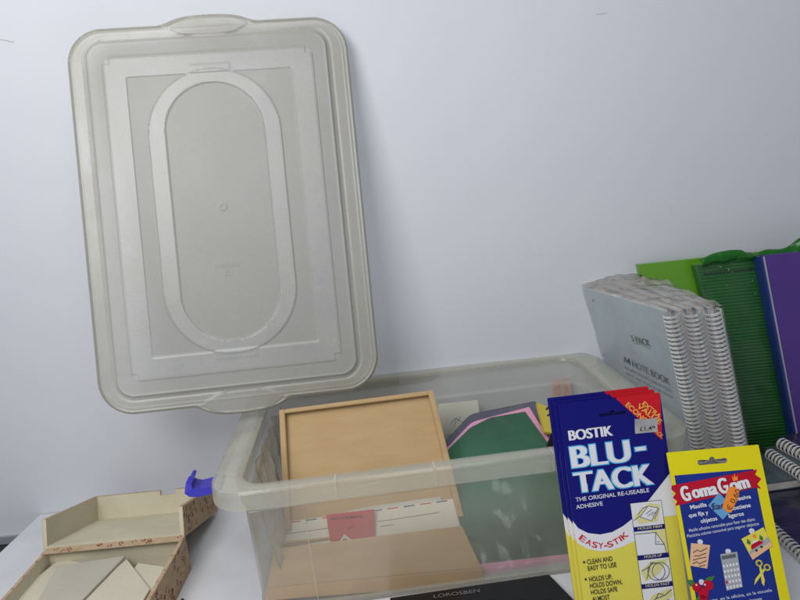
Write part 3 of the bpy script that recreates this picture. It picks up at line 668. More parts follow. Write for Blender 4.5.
def make_tack():
    root = empty('adhesive_putty_pack'); root.matrix_world = BM
    hole = euro_hole(((42.4, 233.3)[0]+(77.6, 233.5)[0])/2, ((42.4, 233.3)[1]+(77.6, 233.5)[1])/2-.4, 31, 3.6, 5.5, 0.0)
    out = rrect(0, BWd, 0, BHt, 1.2, 3)
    poly('card', [rrect(.3, BWd-.3, .3, BHt*.47, 1.0, 3)], 'card_yellow', root, -.0012, .0022)
    poly('card_header', [rrect(.3, BWd-.3, BHt*.47+.05, BHt-.3, 1.0, 3), hole], 'card_edge', root, -.0012, .0022)
    L = []
    # white band (crescent + right triangle) and navy field
    yb = [(-5.3, 103.2), (2.6, 95.2), (12.8, 88.1), (25.8, 84.5), (39.1, 84.1), (51.8, 86.6), (64.7, 91.2)]
    nb = [(-3.0, 120.6), (4.8, 112.0), (15.1, 105.4), (28.2, 102.4), (41.8, 103.6), (54.8, 108.8), (67.1, 116.2)]
    yb = [(max(p[0], .0), p[1]) for p in yb]; nb = [(max(p[0], .0), p[1]) for p in nb]
    tl = (112.2, 162.2)
    navy_diag = [(85.6, 132.4), (BWd, tl[1])]
    wt = [(0, yb[0][1]+1.5)]+yb+[(71.8, 93.8), (BWd, (105.6, 87.9)[1]), (BWd, tl[1]-.1), navy_diag[0], nb[-1]]
    wt = [(0, yb[0][1]+3)]+yb+[(BWd*.70, yb[-1][1]), (BWd*.70, BHt*.47-4), (BWd, BHt*.47-4), (BWd, tl[1]), (BWd, BHt-60), (0, BHt-60)]
    L.append(poly('m', [wt], 'card_white', root, .0001))
    nv = [(0, nb[0][1]+4)]+nb+[navy_diag[0], (BWd, tl[1]), (BWd, BHt-1.2), (BWd-1.2, BHt), (1.2, BHt), (0, BHt-1.2)]
    L.append(poly('m', [nv, hole], 'card_blue', root, .00025))
    rd = [(66.0, 245.2), (111.4, 197.4), (BWd, BHt-1.2), (BWd-1.2, BHt)]
    rd = [(rd[0][0], BHt-1.5), (rd[1][0] if rd[1][0] < BWd else BWd, rd[1][1]), (BWd, BHt-1.2), (BWd-1.2, BHt), (rd[0][0]+1, BHt)]
    L.append(poly('m', [rd[:]], 'card_red', root, .0004))
    join('printed_face', L, root)
    T = []
    def glow(s, p0, p1, h, bold, m1, m2, z, gl):
        T.append(text('m', s, p0, p1, h, m2, root, z, bold+gl)); T.append(text('m', s, p0, p1, h, m1, root, z+.00015, bold))
    capB = (Vector((7.9, 220.7))-Vector((7.4, 209.0))).length
    T.append(text('m', 'BOSTIK', (7.4, 208.8), (57.5, 209.2), capB, 'card_white', root, .0006, .0, fat=.75))
    capL = (Vector((7.9, 205.5))-Vector((6.9, 179.1))).length
    def big(s, p0, p1, q):
        T.append(text('m', s, p0, p1, q, 'card_cyan', root, .0006, .018, fat=1.9)); d = Vector(p1)-Vector(p0); d.normalize(); nn = Vector((-d.y, d.x))
        T.append(text('m', s, Vector(p0)+d*1.0+nn*.55, Vector(p1)-d*1.0+nn*.55, q-1.2, 'card_white', root, .00075, .0, fat=1.5))
    big('BLU', (5.6, 177.8), (75.1, 178.5), capL*.98)
    T.append(lines('m', [[(80.2, 191.1), (91.0, 191.3)]], 5.8, 'card_cyan', root, .0006)); T.append(lines('m', [[(81.2, 191.1), (90.1, 191.2)]], 4.0, 'card_white', root, .00075))
    big('TACK', (5.9, 150.0), (96.5, 150.6), capL*.93)
    T.append(text('m', 'THE ORIGINAL RE-USEABLE', (6.2, 141.0), (88.9, 142.8), 4.6, 'card_white', root, .0006, .008))
    T.append(text('m', 'ADHESIVE', (5.6, 133.0), (35.6, 133.8), 4.6, 'card_white', root, .0006, .008))
    join('title_lettering', T, root); T = []
    T += arc_text('EASY-STIK', [(3.1, 101.0), (27.7, 73.9), (60.7, 98.8)], 6.6, 'card_red', root, .0006, .012)
    join('slogan_lettering', T, root); T = []
    for s, p0, p1 in (('CLEAN AND', (9.8, 71.8), (38.3, 72.7)), ('EASY TO USE', (9.7, 64.8), (41.8, 65.7)), ('HOLDS UP,', (9.5, 52.9), (35.3, 53.4)),
                      ('HOLDS DOWN,', (9.4, 45.9), (45.5, 46.6)), ('HOLDS SAFE', (9.6, 38.7), (39.2, 39.5)), ('ALMOST', (10.1, 31.3), (29.8, 31.8)), ('ANYTHING', (10.1, 24.2), (36.2, 25.1))):
        T.append(text('m', s, p0, p1, 5.3, 'ink', root, .0006, .014))
    for c in ((6.5, 74.5), (5.8, 55.9)): T.append(poly('m', [[(c[0]+1.3*math.cos(a*.785), c[1]+1.3*math.sin(a*.785)) for a in range(8)]], 'ink', root, .0006))
    join('feature_lettering', T, root); T = []
    for s, p0, p1, h in (('EXTRA', (94.0, 240.1), (111.1, 222.0), 5.0), ('VALUE', (87.5, 237.6), (110.5, 215.4), 5.8), ('ECONOMY', (75.2, 240.6), (103.5, 208.2), 5.8)):
        T.append(text('m', s, p0, p1, h, 'gold', root, .0006, .02))
    T.append(text('m', 'PACK', (102.5, 209.0), (110.3, 200.3), 4.6, 'gold', root, .0006, .01))
    join('corner_lettering', T, root)
    # picture panels
    pa, pb, pc, pd = (67.5, 131.0), (104.2, 134.5), (63.9, 27.1), (97.5, 23.5)
    x0 = (pa[0]+pc[0])/2; x1 = (pb[0]+pd[0])/2; ty = (pa[1]+pb[1])/2
    P = [poly('m', [[(x0, 2), (x1, 2), (x1, ty), (x0, ty)]], 'ink', root, .0005)]
    step = ((66.5, 104.2)[1]-(65.5, 73.0)[1]); ph = ty-(66.6, 106.4)[1]; lb = step-ph
    w = x1-x0
    for i in range(6):
        top = ty-i*step; bot = top-ph
        if top < 8: break
        P.append(poly('m', [[(x0+.5, bot), (x1-.5, bot), (x1-.5, top-.5), (x0+.5, top-.5)]], 'card_white', root, .00065))
        P.append(poly('m', [[(x0, bot-lb), (x1, bot-lb), (x1, bot), (x0, bot)]], 'card_blue', root, .00065))
        cx, cy = (x0+x1)/2, (top+bot)/2; k = ph/2
        if i == 0:
            P.append(poly('m', [[(cx-w*.42, cy-k*.1), (cx+w*.1, cy+k*.85), (cx+w*.44, cy+k*.6), (cx+w*.3, cy-k*.7), (cx-w*.3, cy-k*.8)]], 'card_pale', root, .0008))
            P.append(poly('m', [[(cx-w*.25, cy-k*.2), (cx+w*.05, cy+k*.62), (cx+w*.36, cy+k*.38), (cx+w*.1, cy-k*.62)]], 'card_white', root, .00095))
            P.append(lines('m', [[(cx-w*.25, cy-k*.2), (cx+w*.05, cy+k*.62), (cx+w*.36, cy+k*.38), (cx+w*.1, cy-k*.62), (cx-w*.25, cy-k*.2)], [(cx-w*.46, cy-k*.45), (cx-w*.3, cy-k*.2), (cx-w*.2, cy-k*.1)],
                                 [(cx-w*.05, cy-k*.0), (cx+w*.15, cy+k*.3)], [(cx+w*.0, cy-k*.2), (cx+w*.2, cy+k*.1)], [(cx-w*.3, cy), (cx-w*.12, cy+k*.5), (cx+w*.02, cy+k*.6)], [(cx+w*.12, cy-k*.2), (cx+w*.26, cy+k*.05)], [(cx+w*.38, cy+k*.3), (cx+w*.2, cy-k*.5)]], .5, 'airblue', root, .0011))
        elif i == 1:
            P.append(poly('m', [[(cx+w*.05, top-.8), (x1-.8, top-.8), (x1-.8, bot+.3), (cx+w*.3, bot+.3)]], 'card_pale', root, .0008))
            P.append(poly('m', [[(x0+.5, bot+.3), (x0+.5, top-3), (cx+w*.18, top-3.2), (cx+w*.40, cy-k*.35), (cx+w*.42, bot+.3)]], 'card_white', root, .00095))
            P.append(lines('m', [[(x0+.6, top-3), (cx+w*.18, top-3.2), (cx+w*.40, cy-k*.35), (cx+w*.42, bot+.5)], [(cx+w*.18, top-3.2), (cx+w*.12, cy-k*.2), (cx+w*.38, cy-k*.3)], [(cx+w*.18, cy), (cx+w*.25, cy-k*.1)]], .6, 'ink', root, .0011))
        elif i == 2:
            P.append(poly('m', [[(cx-w*.45, cy+k*.1), (cx-w*.1, cy+k*.8), (cx+w*.46, cy+k*.85), (cx+w*.1, cy-k*.3), (cx-w*.35, cy-k*.8)]], 'card_pale', root, .0008))
            for ox, rr in ((.03, .27), (.17, .27)):
                P.append(lines('m', [[(cx+w*ox+w*rr*math.cos(a*.39), cy-k*.08+w*rr*math.sin(a*.39)) for a in range(17)]], .6, 'airblue', root, .0011))
            P.append(lines('m', [[(cx-w*.42, cy+k*.1), (cx-w*.2, cy+k*.35), (cx-w*.05, cy+k*.7), (cx+w*.1, cy+k*.55)], [(cx-w*.1, cy+k*.75), (cx-w*.15, cy+k*.4), (cx-w*.3, cy-k*.6)]], .7, 'greyink', root, .00125))
        else:
            P.append(poly('m', [[(cx-w*.45, cy-k*.6), (cx-w*.2, cy+k*.4), (cx+w*.4, cy+k*.8), (cx+w*.45, cy+k*.2), (cx-w*.1, cy-k*.7)]], 'card_pale', root, .0008))
            P.append(lines('m', [[(cx-w*.4, cy-k*.4), (cx-w*.1, cy+k*.1), (cx+w*.2, cy+k*.3), (cx+w*.42, cy+k*.7)], [(cx-w*.3, cy-k*.6), (cx+w*.1, cy-k*.2), (cx+w*.3, cy-k*.1)], [(cx-w*.1, cy+k*.1), (cx, cy+k*.5), (cx+w*.15, cy+k*.35)]], .8, 'greyink', root, .0011))
        if i < 3:
            P.append(text('m', ('HOLDS FIRM', 'HOLDS UP', 'HOLDS FAST')[i], (x0+w*(.14, .22, .14)[i], bot-lb+1.4), (x1-w*(.10, .22, .10)[i], bot-lb+1.4), 2.9, 'card_pale', root, .0008, .005))
    join('picture_panel', P, root)
    return root
tack = make_tack()
tag(tack, 'front navy and yellow putty pack with a grey price sticker on its red corner', 'putty pack', 'navy and yellow putty packs')
def copy_tree(o):
    c = o.copy(); COL.objects.link(c)
    for ch in o.children:
        d = ch.copy(); COL.objects.link(d); d.parent = c
    return c
for i, lab in ((1, 'middle navy putty pack, only its left and top edges showing behind the front one'), (2, 'rearmost navy putty pack, only a thin edge showing nearest the tub')):
    c = copy_tree(tack); c.matrix_world = BM @ Matrix.Translation((-.0036*i, .0034*i, -.0042*i)) @ Matrix.Rotation(.004*i, 4, 'Z'); c['label'] = lab
# price sticker only on the front pack
s0, s1, s2, s3 = (81.9, 208.4), (107.1, 207.8), (108.4, 223.8), (83.7, 224.8)
a = poly('m', [[s0, s1, (s1[0]+1, (s1[1]+s2[1])/2), s2, ((s2[0]+s3[0])/2, s2[1]-.8), s3, (s3[0]-1.2, (s0[1]+s3[1])/2)]], 'sticker_grey', tack, .0011)
a2 = text('m', '£1.49', (s0[0]+5.5, s0[1]+2.2), (s1[0]-2, s1[1]+2.4), 5.0, 'ink', tack, .0013, .01)
join('price_sticker', [a, a2], tack)

# ------------------------------------------------------------------ yellow and blue putty pack
gg = empty('yellow_putty_pack'); gg.matrix_world = frame((.2854, -.4612, .0005), (.9890, -.1396, .0497), (.0107, .4018, .9157))
tag(gg, 'bright yellow and blue putty pack with a red name banner and an orange price sticker', 'putty pack')
GW, GH = 97.0, 204.0
hc = (((30.0, 189.7)[0]+(62.8, 191.1)[0])/2, ((30.0, 189.7)[1]+(62.8, 191.1)[1])/2)
hole = euro_hole(hc[0], hc[1], 31.5, 5.6, 6.5)
poly('card', [rrect(0, GW, 0, GH, 1.0, 3), hole], 'gg_yellow', gg, -.0012, .0024)
bx0 = ((3.4, 174.8)[0]+(4.8, 50.2)[0])/2; bx1 = ((87.2, 183.1)[0]+(86.1, 45.7)[0])/2; bty = ((3.4, 174.8)[1]+(87.2, 183.1)[1])/2
L = [poly('m', [[(bx0, 4), (bx1, 4), (bx1, bty), (bx0, bty)]], 'gg_blue', gg, .0001)]
r0, r1, r2, r3 = (-0.7, 168.6), (90.4, 178.1), (90.5, 158.0), (-0.7, 147.3)
ymid = lambda a, b2, t: (a[0]*(1-t)+b2[0]*t, a[1]*(1-t)+b2[1]*t)
ban = [r0, r1, (ymid(r1, r2, .25)[0]-3, ymid(r1, r2, .25)[1]), (ymid(r1, r2, .5)[0]+2.2, ymid(r1, r2, .5)[1]), (ymid(r1, r2, .75)[0]-3, ymid(r1, r2, .75)[1]), r2,
       (r2[0]-6, r2[1]+1.5), (r3[0]+6, r3[1]+.5), r3, (ymid(r3, r0, .2)[0]+3, ymid(r3, r0, .2)[1]), (ymid(r3, r0, .4)[0]-1, ymid(r3, r0, .4)[1]), (ymid(r3, r0, .6)[0]+3, ymid(r3, r0, .6)[1]), (ymid(r3, r0, .8)[0]-1, ymid(r3, r0, .8)[1])]
L.append(poly('m', [ban], 'gg_red', gg, .00025))
join('printed_face', L, gg)
T = []
def sh(s, p0, p1, h, bold=.012):
    T.append(text('m', s, (p0[0]+.6, p0[1]-.6), (p1[0]+.6, p1[1]-.6), h, 'ink', gg, .0004, bold, fat=.8)); T.append(text('m', s, p0, p1, h, 'card_white', gg, .00055, bold, fat=.8))
sh('G', (8.3, 150.9), (18.0, 152.3), 16.0); sh('oma', (19.3, 153.5), (46.4, 156.3), 13.6)
sh('G', (47.6, 155.8), (58.4, 157.0), 16.5); sh('om', (59.6, 157.5), (80.5, 160.5), 13.6)
cr0 = (66.0, 169.6)
T.append(poly('m', [[(cr0[0]-2.4, cr0[1]-1.5), (cr0[0]+2.4, cr0[1]-1.0), (cr0[0]+3.2, cr0[1]+4.5), (cr0[0]+1.2, cr0[1]+2), (cr0[0]+.2, cr0[1]+6.5), (cr0[0]-.8, cr0[1]+2), (cr0[0]-2.6, cr0[1]+4)]], 'orange', gg, .0007))
join('banner_lettering', T, gg); T = []
for s, p0, p1, h in (('Masilla', (14.8, 142.3), (32.2, 144.2), 4.3), ('adhesiva', (55.4, 146.6), (78.7, 149.1), 4.3), ('que fija y', (11.6, 133.9), (32.3, 136.0), 4.3), ('sostiene', (56.4, 138.0), (76.6, 140.2), 4.3),
                     ('objetos', (22.9, 127.3), (40.3, 129.2), 4.3), ('ligeros', (52.4, 130.4), (68.1, 132.1), 4.3),
                     ('Masilla adhesiva removable pour fixer des objets', (9.3, 119.0), (78.1, 126.0), 3.3), ('Plasticina colante removível para segurar objectos', (6.3, 113.4), (81.2, 121.3), 3.3)):
    T.append(text('m', s, p0, p1, h, 'card_white' if h > 4 else 'cream', gg, .0004, .02 if h > 4 else .004))
join('lettering', T, gg); T = []
T.append(text('m', 'En el hogar, en la oficina, en la escuela', (3.0, 45.9), (81.0, 54.6), 3.2, 'cream', gg, .0004, .004))
T.append(text('m', 'pega y despega', (45.1, 44.0), (69.5, 47.0), 3.0, 'cream', gg, .0004, .004))
join('foot_lettering', T, gg)
# stickers
a = poly('m', [[(46.7, 157.4), (58.9, 140.3), (45.5, 129.3), (33.4, 144.8)]], 'sky_sticker', gg, .0007)
a2 = text('m', 'fac', (36.3, 139.5), (52.4, 141.2), 7.5, 'airblue', gg, .0009, .0, fat=.7)
join('blue_sticker', [a, a2], gg)
a = poly('m', [[(57.3, 161.7), (62.6, 162.7), (68.8, 158.3), (65.4, 150.2), (58.5, 140.8), (55.5, 135.8), (51.5, 136.7), (47.3, 141.7), (51.5, 150.2)]], 'orange', gg, .0010)
a2 = text('m', '€ 0,60', (55.2, 137.4), (69.0, 157.2), 5.6, 'ink', gg, .0012, .0)
join('price_sticker', [a, a2], gg)
P = []
def blob(c, r=2.9): P.append(poly('m', [[(c[0]+r*math.cos(i*.6)*(1+.08*math.sin(i*2)), c[1]+r*math.sin(i*.6)) for i in range(10)]], 'cream', gg, .0004))
for c in ((18.4, 108.0), (45.0, 96.5), (72.6, 115.5), (12.5, 67.8)): blob(c)
P.append(poly('m', [[(3.4, 85.0), (20.6, 80.9), (28.0, 104.3), (8.8, 107.7)]], 'peach', gg, .0006))
P.append(lines('m', [[(9.3, 97.9), (13.9, 100.3), (16.6, 98.4), (24.4, 101.5)], [(9.7, 94.3), (14.9, 94.4), (22.4, 96.5)], [(7.9, 90.3), (13.3, 91.5), (21.7, 92.5)], [(6.8, 86.8), (11.7, 88.5), (13.3, 86.1), (21.1, 89.0)], [(12.9, 83.5), (19.2, 84.5)]], .7, 'ink', gg, .0008))
P.append(poly('m', [[(36.1, 57.9), (52.8, 60.6), (53.8, 95.9), (36.4, 94.4)]], 'calc', gg, .0006))
P.append(poly('m', [[(37.4, 89.0), (51.7, 90.5), (51.8, 94.0), (37.3, 92.5)]], 'calc_d', gg, .0008))
ca, cb, cc = Vector((38.0, 82.3)), Vector((51.2, 83.7)), Vector((37.6, 60.9))
for i in range(5):
    for j in range(5):
        p = ca+(cb-ca)*(i/4)+(cc-ca)*(j/4)
        P.append(poly('m', [[(p.x-.95, p.y-1.3), (p.x+.95, p.y-1.3), (p.x+.95, p.y+1.2), (p.x-.95, p.y+1.2)]], 'gg_red' if (i == 0 and j == 3) else 'card_white', gg, .0008))
P.append(poly('m', [[(67.7, 86.7), (90.2, 99.3), (85.0, 118.7), (60.6, 108.4)]], 'card_yellow', gg, .0006))
P.append(poly('m', [[(67.7, 86.7), (90.2, 99.3), (89.1, 103.7), (65.8, 92.1)]], 'peach', gg, .0008))
P.append(poly('m', [[(65.9, 91.4), (89.6, 102.8), (87.5, 109.0), (76.2, 101.0), (66.6, 95.6)]], 'calc', gg, .00075))
P.append(poly('m', [[(68.9, 97.0), (80.0, 102.4), (81.9, 104.3), (77.6, 105.6), (69.8, 102.1), (68.3, 99.5)]], 'gg_red', gg, .0010))
P.append(poly('m', [[(70.2, 102.5), (77.5, 105.6), (75.3, 106.8), (71.4, 105.2)]], 'card_white', gg, .0011))
for c in ((73.2, 96.0), (78.9, 99.2)): P.append(poly('m', [[(c[0]+1.4*math.cos(i), c[1]+1.4*math.sin(i)) for i in range(6)]], 'ink', gg, .0012))
for c in ((67.3, 104.7), (80.6, 107.8)): P.append(poly('m', [[(c[0]-2.2, c[1]-1), (c[0]+1, c[1]-2.8), (c[0]+1.8, c[1]+.6), (c[0]-1, c[1]+3.6)]], 'leaf', gg, .0010))
P.append(poly('m', [[(p[0], p[1]) for p in (((74.0, 110.3)[0]+1.8*math.cos(i*.7), (74.0, 110.3)[1]+1.8*math.sin(i*.7)) for i in range(9))]], 'orange', gg, .0010))
# scissors
for c in ((73.5, 83.1), (80.6, 78.4)):
    P.append(lines('m', [[(c[0]+2.8*math.cos(i*.7), c[1]+2.8*math.sin(i*.7)) for i in range(10)]], 1.5, 'card_yellow', gg, .0008))
P.append(poly('m', [[(64.5, 61.7), (78.2, 75.8), (76.6, 77.4), (66.6, 67.5)]], 'card_yellow', gg, .0007)); P.append(poly('m', [[(73.9, 60.2), (75.8, 66.0), (74.6, 80.0), (72.8, 79.6), (72.3, 63.2)]], 'card_yellow', gg, .0009))
# holly berries
for c, r in (((6.6, 63.1), 4.6), ((18.6, 64.4), 5.2), ((12.1, 56.8), 5.6), ((11.5, 50.8), 4.2)):
    P.append(poly('m', [[(c[0]+r*math.cos(i*.5), c[1]+r*math.sin(i*.5)) for i in range(12)]], 'gg_red', gg, .0009))
for q in ([(-2.7, 71.2), (4.3, 70.3), (6.2, 66.1), (0.1, 64.0)], [(15.3, 68.6), (19.0, 72.4), (27.2, 73.4), (22.9, 68.2)], [(0.2, 47.5), (7.8, 55.5), (9.4, 50.0), (5.8, 44.2)]):
    P.append(poly('m', [q], 'leaf', gg, .0008))
for c in ((6.6, 65.5), (15.3, 65.2)): P.append(poly('m', [[(c[0]+1.0*math.cos(i), c[1]+1.0*math.sin(i)) for i in range(6)]], 'card_white', gg, .0011))
join('picture_print', P, gg)

# ------------------------------------------------------------------ five pack of notebooks leaning on the tub
NX = Vector((.2506, -.968, -.0108)).normalized(); NU = Vector((-.2135, -.0661, .9747)); NM = frame((.3829, .0166, .012), NX, NU)
nbp = empty('notebook_pack'); nbp.matrix_world = NM
tag(nbp, 'grey shrink wrapped pack of spiral notebooks leaning on the right end of the tub', 'notebook pack')
NT = .0125; drop = .2232*NT/.9747
for i in range(5):
    dz = -i*NT; dy = -i*drop*1.0
    flip = i % 2 == 1
    x0, x1 = (.010, .2035) if flip else (.0, .200)
    b = MB(); b.box(x0, x1, dy, .297+dy, dz-.0012, dz, 0); b.box(x0+.002, x1-.002, dy+.001, .296+dy, dz-NT+.003, dz-.0013, 1); b.box(x0, x1, dy, .297+dy, dz-NT+.0012, dz-NT+.0028, 2)
    nb = b.build('notebook', ['nb_cover', 'nb_pages', 'nb_back'], nbp)
    b = MB(); xs_ = x0-.001 if flip else x1+.003
    spiral(b, (xs_, .006+dy, dz-NT/2+.001), (xs_, .299+dy, dz-NT/2+.001), (.0075 if flip else .0108), .0066, .00085, True, 10, 1.0, Vector((1, 0, 0)))
    sp = b.build('wire_spiral', 'wire', nbp, True); sp.parent = nb
    nb.matrix_local = Matrix.Translation((.2+.0047*i, 0, dz)) @ Matrix.Rotation(-.05*i, 4, 'Y') @ Matrix.Translation((-.2, 0, -dz))
# print on the front cover
T = [text('m', '5 PACK', (104.0, 226.3), (149.7, 229.7), 11, 'nbink', nbp, .0008, .0, fat=.8), lines('m', [[(108.4, 223.6), (125.0, 227.0), (147.7, 225.8)]], .9, 'greyink', nbp, .0008)]
join('pack_lettering', T, nbp); T = []
T.append(text('m', 'A4 NOTE BOOK', (67.7, 179.8), (176.0, 173.8), 12.5, 'nbink', nbp, .0008, .0, fat=.5))
join('title_lettering', T, nbp); T = []
T.append(text('m', 'SIDE SPIRAL BOUND NARROW RULED', (65.5, 167.3), (177.1, 162.6), 4.5, 'nbink', nbp, .0008, .0))
T.append(text('m', 'FEINT AND MARGIN 80 PAGES', (67.2, 156.9), (176.1, 151.5), 4.0, 'nbink', nbp, .0008, .0))
join('small_lettering', T, nbp)
for c in ((19.7, 277.5), (11.9, 175.1)): poly('punch_mark', [[(c[0]+2*math.cos(i), c[1]+2*math.sin(i)) for i in range(6)]], 'ink', nbp, .0008)
# shrink wrap hull
b = MB(); nu, nv = 30, 40; NTT = 5*NT
def wrap_patch(fn, nu, nv):
    vs = [fn(i/nu, j/nv) for j in range(nv+1) for i in range(nu+1)]
    b.add(vs, [(j*(nu+1)+i, j*(nu+1)+i+1, (j+1)*(nu+1)+i+1, (j+1)*(nu+1)+i) for j in range(nv) for i in range(nu)])
tot = 5*drop
wr = lambda x, y, s: .0022*noise.noise(Vector((x*s, y*s, 7)))+.0012*noise.noise(Vector((x*s*3, y*s*3, 2)))
zb = lambda u: NTT+.001+.042*(1-u)
wrap_patch(lambda u, v: (-.004+.2175*u, -.001+.300*v, .0022+wr(u, v, 6)), 26, 34)                                                     # front
wrap_patch(lambda u, v: (.2150+.019*u+wr(u*3, v, 5), -.001+.300*v-tot*u, .0015-zb(1)*u), 10, 34)                                      # spiral side
b.build('shrink_wrap', 'shrink', nbp, True); b = MB()
wrap_patch(lambda u, v: (-.004+.219*u+.019*v, .3005-tot*v+.0015+3.0*wr(u, v*2, 7)+.005*math.sin(v*3.1)*(1-.6*u), .0015-zb(u)*v), 30, 14)   # top
wrap_patch(lambda u, v: (-.0045+.019*u+wr(u, v, 5), -.001+.300*v-tot*u, .0015-zb(0)*u), 8, 20)                                        # far side
b.build('wrap_top', 'shrink_dense', nbp, True)

# ------------------------------------------------------------------ folders against the wall
SHEAR = {}
def folder(name, TLp, BLp, w, th, label, cat):
    TLp = Vector(TLp); BLp = Vector(BLp); U = Vector((0, TLp.y-BLp.y, TLp.z-BLp.z)); SHEAR[name] = (TLp.x-BLp.x)/U.length
    root = empty(name); root.matrix_world = frame(BLp, (1, 0, 0), U); tag(root, label, cat); return root, U.length
def settle(root):     # the soft packs lean over to the left while their tops stay level
    for ch in root.children:
        for v in ch.data.vertices: v.co.x += SHEAR[root.name]*v.co.y
        ch.data.update()
M['speck'] = mat('dust_glint', (0.5, 0.5, 0.52), 0.5)  # pale flecks: dust and small white glints painted as colour
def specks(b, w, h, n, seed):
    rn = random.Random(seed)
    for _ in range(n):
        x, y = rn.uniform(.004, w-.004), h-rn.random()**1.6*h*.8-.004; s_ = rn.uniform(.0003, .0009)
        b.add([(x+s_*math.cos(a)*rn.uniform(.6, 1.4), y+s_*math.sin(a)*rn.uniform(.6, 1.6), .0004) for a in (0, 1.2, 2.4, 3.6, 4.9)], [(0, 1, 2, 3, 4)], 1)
lf, lh = folder('lime_folder', (.401, -.030, .3355), (.455, -.058, .004), .21, .018, 'lime green card folder against the wall, behind the notebooks', 'folder')
b = MB(); b.box(0, .21, 0, lh, -.016, 0); b.build('cover', 'lime', lf, False, .001)
b = MB()
for k in range(6): b.prism([(-.0035, lh-.018-k*.005), (.0015, lh-.020-k*.005), (.0015, lh-.0175-k*.005), (-.0035, lh-.0155-k*.005)], .0006, .0009, 0)
b.build('barcode_print', 'ink', lf)
b = MB(); vs = []
for j in range(31):
    for i in range(19): 
        u, v = i/18, j/30; vs.append((-.006+.222*u, .004+(lh+.002)*v, .0022+.0012*noise.noise(Vector((u*5, v*6, 11)))))
b.add(vs, [(j*19+i, j*19+i+1, (j+1)*19+i+1, (j+1)*19+i) for j in range(30) for i in range(18)]); b.build('clear_sleeve', 'sleeve', lf, True)

gf, gh = folder('green_ribbed_card_pack', (0.4845, -0.0520, 0.3280), (.5530, -.084, .004), .21, .02, 'dark green ribbed card pack against the wall, left of the purple folder', 'card pack')
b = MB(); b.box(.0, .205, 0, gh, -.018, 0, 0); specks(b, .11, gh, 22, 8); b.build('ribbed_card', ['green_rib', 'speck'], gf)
text('print_strip', 'Material para manualidades', (7, gh*1000-16), (100, gh*1000-15), 3.6, 'greenink', gf, .0006, .06)
b = MB(); b.box(-.0012, -.0001, .0, gh, -.018, .0002); b.build('edge_band', 'green_edge', gf)
b = MB(); b.box(0, .15, .045, .0462, .0006, .0012); b.build('lower_band', 'green_edge', gf)
b = MB(); vs = []
for j in range(51):
    for i in range(19):
        u, v = i/18, j/50; vs.append((-.006+.12*u, .0+(gh+.006)*v, .0035+.0028*noise.noise(Vector((u*4, v*9, 5)))))
b.add(vs, [(j*19+i, j*19+i+1, (j+1)*19+i+1, (j+1)*19+i) for j in range(50) for i in range(18)]); b.build('clear_sleeve', 'sleeve', gf, True)
# folded green plastic at the top
b = MB()
def flap(x0, x1, ya, yb, seed):
    vs = []; nu, nv = 20, 8
    for j in range(nv+1):
        for i in range(nu+1):
            u, v = i/nu, j/nv; top = yb(u); x = x0+(x1-x0)*u
            vs.append((x+.003*math.sin(v*3), ya+(top-ya)*v, -.004+.012*math.sin(v*2.6)+.005*noise.noise(Vector((u*5, v*2, seed)))))
    b.add(vs, [(j*(nu+1)+i, j*(nu+1)+i+1, (j+1)*(nu+1)+i+1, (j+1)*(nu+1)+i) for j in range(nv) for i in range(nu)])
flap(.004, .088, gh-.004, lambda u: gh+.010+.010*math.sin(min(u*2.6, 3.0)*1.0)*(1 if u < .9 else .6), 3)
o = b.build('plastic_flap', 'green_bag', gf, True); o.modifiers.new('t', 'SOLIDIFY').thickness = .0006
b = MB(); flap(.090, .19, gh-.004, lambda u: gh+.006+.024*u+.004*math.sin(u*9), 9)
o = b.build('plastic_flap', 'green_bag', gf, True); o.modifiers.new('t', 'SOLIDIFY').thickness = .0006

pf, ph_ = folder('purple_folder', (0.5753, -0.0760, 0.3378), (.6250, -.108, .004), .21, .02, 'dark purple card folder with a pale blue spine edge, rightmost against the wall', 'folder')
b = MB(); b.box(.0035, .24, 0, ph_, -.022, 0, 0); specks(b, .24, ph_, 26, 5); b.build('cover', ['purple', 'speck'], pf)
b = MB(); b.box(-.0035, .0033, 0, ph_-.002, -.022, -.0025); b.build('spine', 'blue_edge', pf, False, .001)
b = MB(); b.box(.0006, .0028, .0, ph_-.001, -.0024, -.0006); b.build('spine_line', 'pale_edge', pf)

settle(lf); settle(gf); settle(pf)

# ------------------------------------------------------------------ spiral notebooks lying at the right
def lying(name, O, Xv, Yv, w, d, z, th, m, spside, sm_, label, sr=.007, wr_=.0008, pitch=.0075, pages='nb_pages'):
    root = empty(name); X = Vector((Xv[0], Xv[1], 0)).normalized(); root.matrix_world = frame((O[0], O[1], z), X, (-X.y, X.x, 0)); tag(root, label, 'notebook', 'spiral notebooks lying at the right')
    b = MB(); b.box(0, w, 0, d, th-.0012, th, 0); b.box(0, w, 0, d, 0, .0012, 0); b.build('cover', m, root)
    b = MB(); b.box(.001, w-.001, .001, d-.001, .0013, th-.0013); b.build('pages', pages, root)
    b = MB()
    xx = 0 if spside == 'l' else w
    spiral(b, (xx, .006, th/2), (xx, d-.004, th/2), sr, pitch, wr_, True, 10, 1.0, Vector((1, 0, 0)))
    b.build('wire_spiral', sm_, root, True)
    return root
def lie_at(Tp, Bp, side, w, d, z, *a, **k):
    # Tp: far end of the wire, Bp: a nearer point on it
    T_ = Vector((Tp[0], Tp[1], 0)); Yd = (T_-Vector((Bp[0], Bp[1], 0))).normalized(); X = Vector((Yd.y, -Yd.x, 0))
    O = T_-Yd*d-(X*w if side == 'r' else X*0)
    return lying('spiral_notebook', O, X, None, w, d, z, *a, **k)
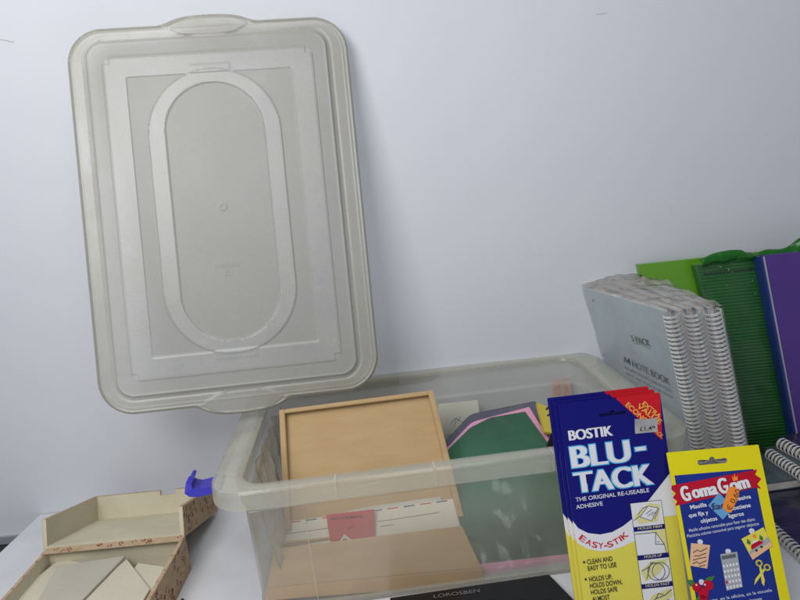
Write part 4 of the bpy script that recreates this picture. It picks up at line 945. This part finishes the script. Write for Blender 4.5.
n1 = lie_at((0.4756, -0.1800, 0.0100), (0.4755, -0.3313, 0.0100), 'l', .190, .235, .0, .012, 'violet_cover', 'l', 'wire', 'lowest dark violet spiral notebook, wire edge beside the yellow putty pack', .0078)
n2 = lie_at((0.5600, -0.0665, 0.0200), (0.5669, -0.1916, 0.0200), 'r', .120, .128, .0130, .014, 'teal_cover', 'r', 'wire_dark', 'slate grey spiral notebook with black wire, below the green pack', .0085)
iv = n2.matrix_world.inverted(); pa_ = iv @ Vector((0.5161, -0.1563, 0.0272)); pb_ = iv @ Vector((0.5568, -0.1526, 0.0272))
text('cover_print', 'ACADEMY', (pa_.x*1000, pa_.y*1000), (pb_.x*1000, pb_.y*1000), 5, 'silverink', n2, .0145, .0)
n4 = lie_at((0.5605, -0.1155, 0.0340), (0.5651, -0.1936, 0.0340), 'l', .150, .200, .0280, .012, 'teal_cover', 'l', 'wire', 'middle spiral notebook with grey wire, between the slate and the topmost notebook', .0085)
n3 = lie_at((0.5799, -0.1145, 0.0500), (0.5870, -0.1595, 0.0500), 'l', .140, .190, .0405, .014, 'violet_cover', 'l', 'wire', 'topmost dark spiral notebook with thick white wire, below the purple folder', .0095)

# ------------------------------------------------------------------ black box in front of the tub, wire on the table
b = MB(); b.hexa([(-.040, -.3335, 0), (-.030, -.44, 0), (.192, -.42, 0), (.1615, -.3225, 0), (-.040, -.3335, .010), (-.030, -.44, .010), (.192, -.42, .010), (.1615, -.3225, .010)])
bb = empty('black_flat_box'); tag(bb, 'flat glossy black box with silver lettering, on the table below the tub front', 'box')
b.build('box_body', 'black', bb, False, .0008)
q0 = Vector((0.0141, -0.3443, 0.0106)); q1 = Vector((0.0709, -0.3426, 0.0106)); dd = (q1-q0)
tt = text('lettering', 'LOROSBEN', (0, 0), (dd.length*1000, 0), 6.5, 'silverink', bb, 0, .0)
tt.matrix_local = frame(q0, dd, Vector((0, 1, 0)))
b = MB(); pts = []
for i in range(40):
    t = i/39; c = Vector((-0.3063, -0.2880, 0.0040)); pts.append((c.x-.008+.03*t, c.y+.004*math.sin(t*17)-.012*t, .002+.0015*(1+math.sin(t*11))))
b.tube(pts, .0016, 6); o = b.build('thin_cable', 'wire_dark', None, True); tag(o, 'thin black cable curling on the white table right of the floral box', 'cable')
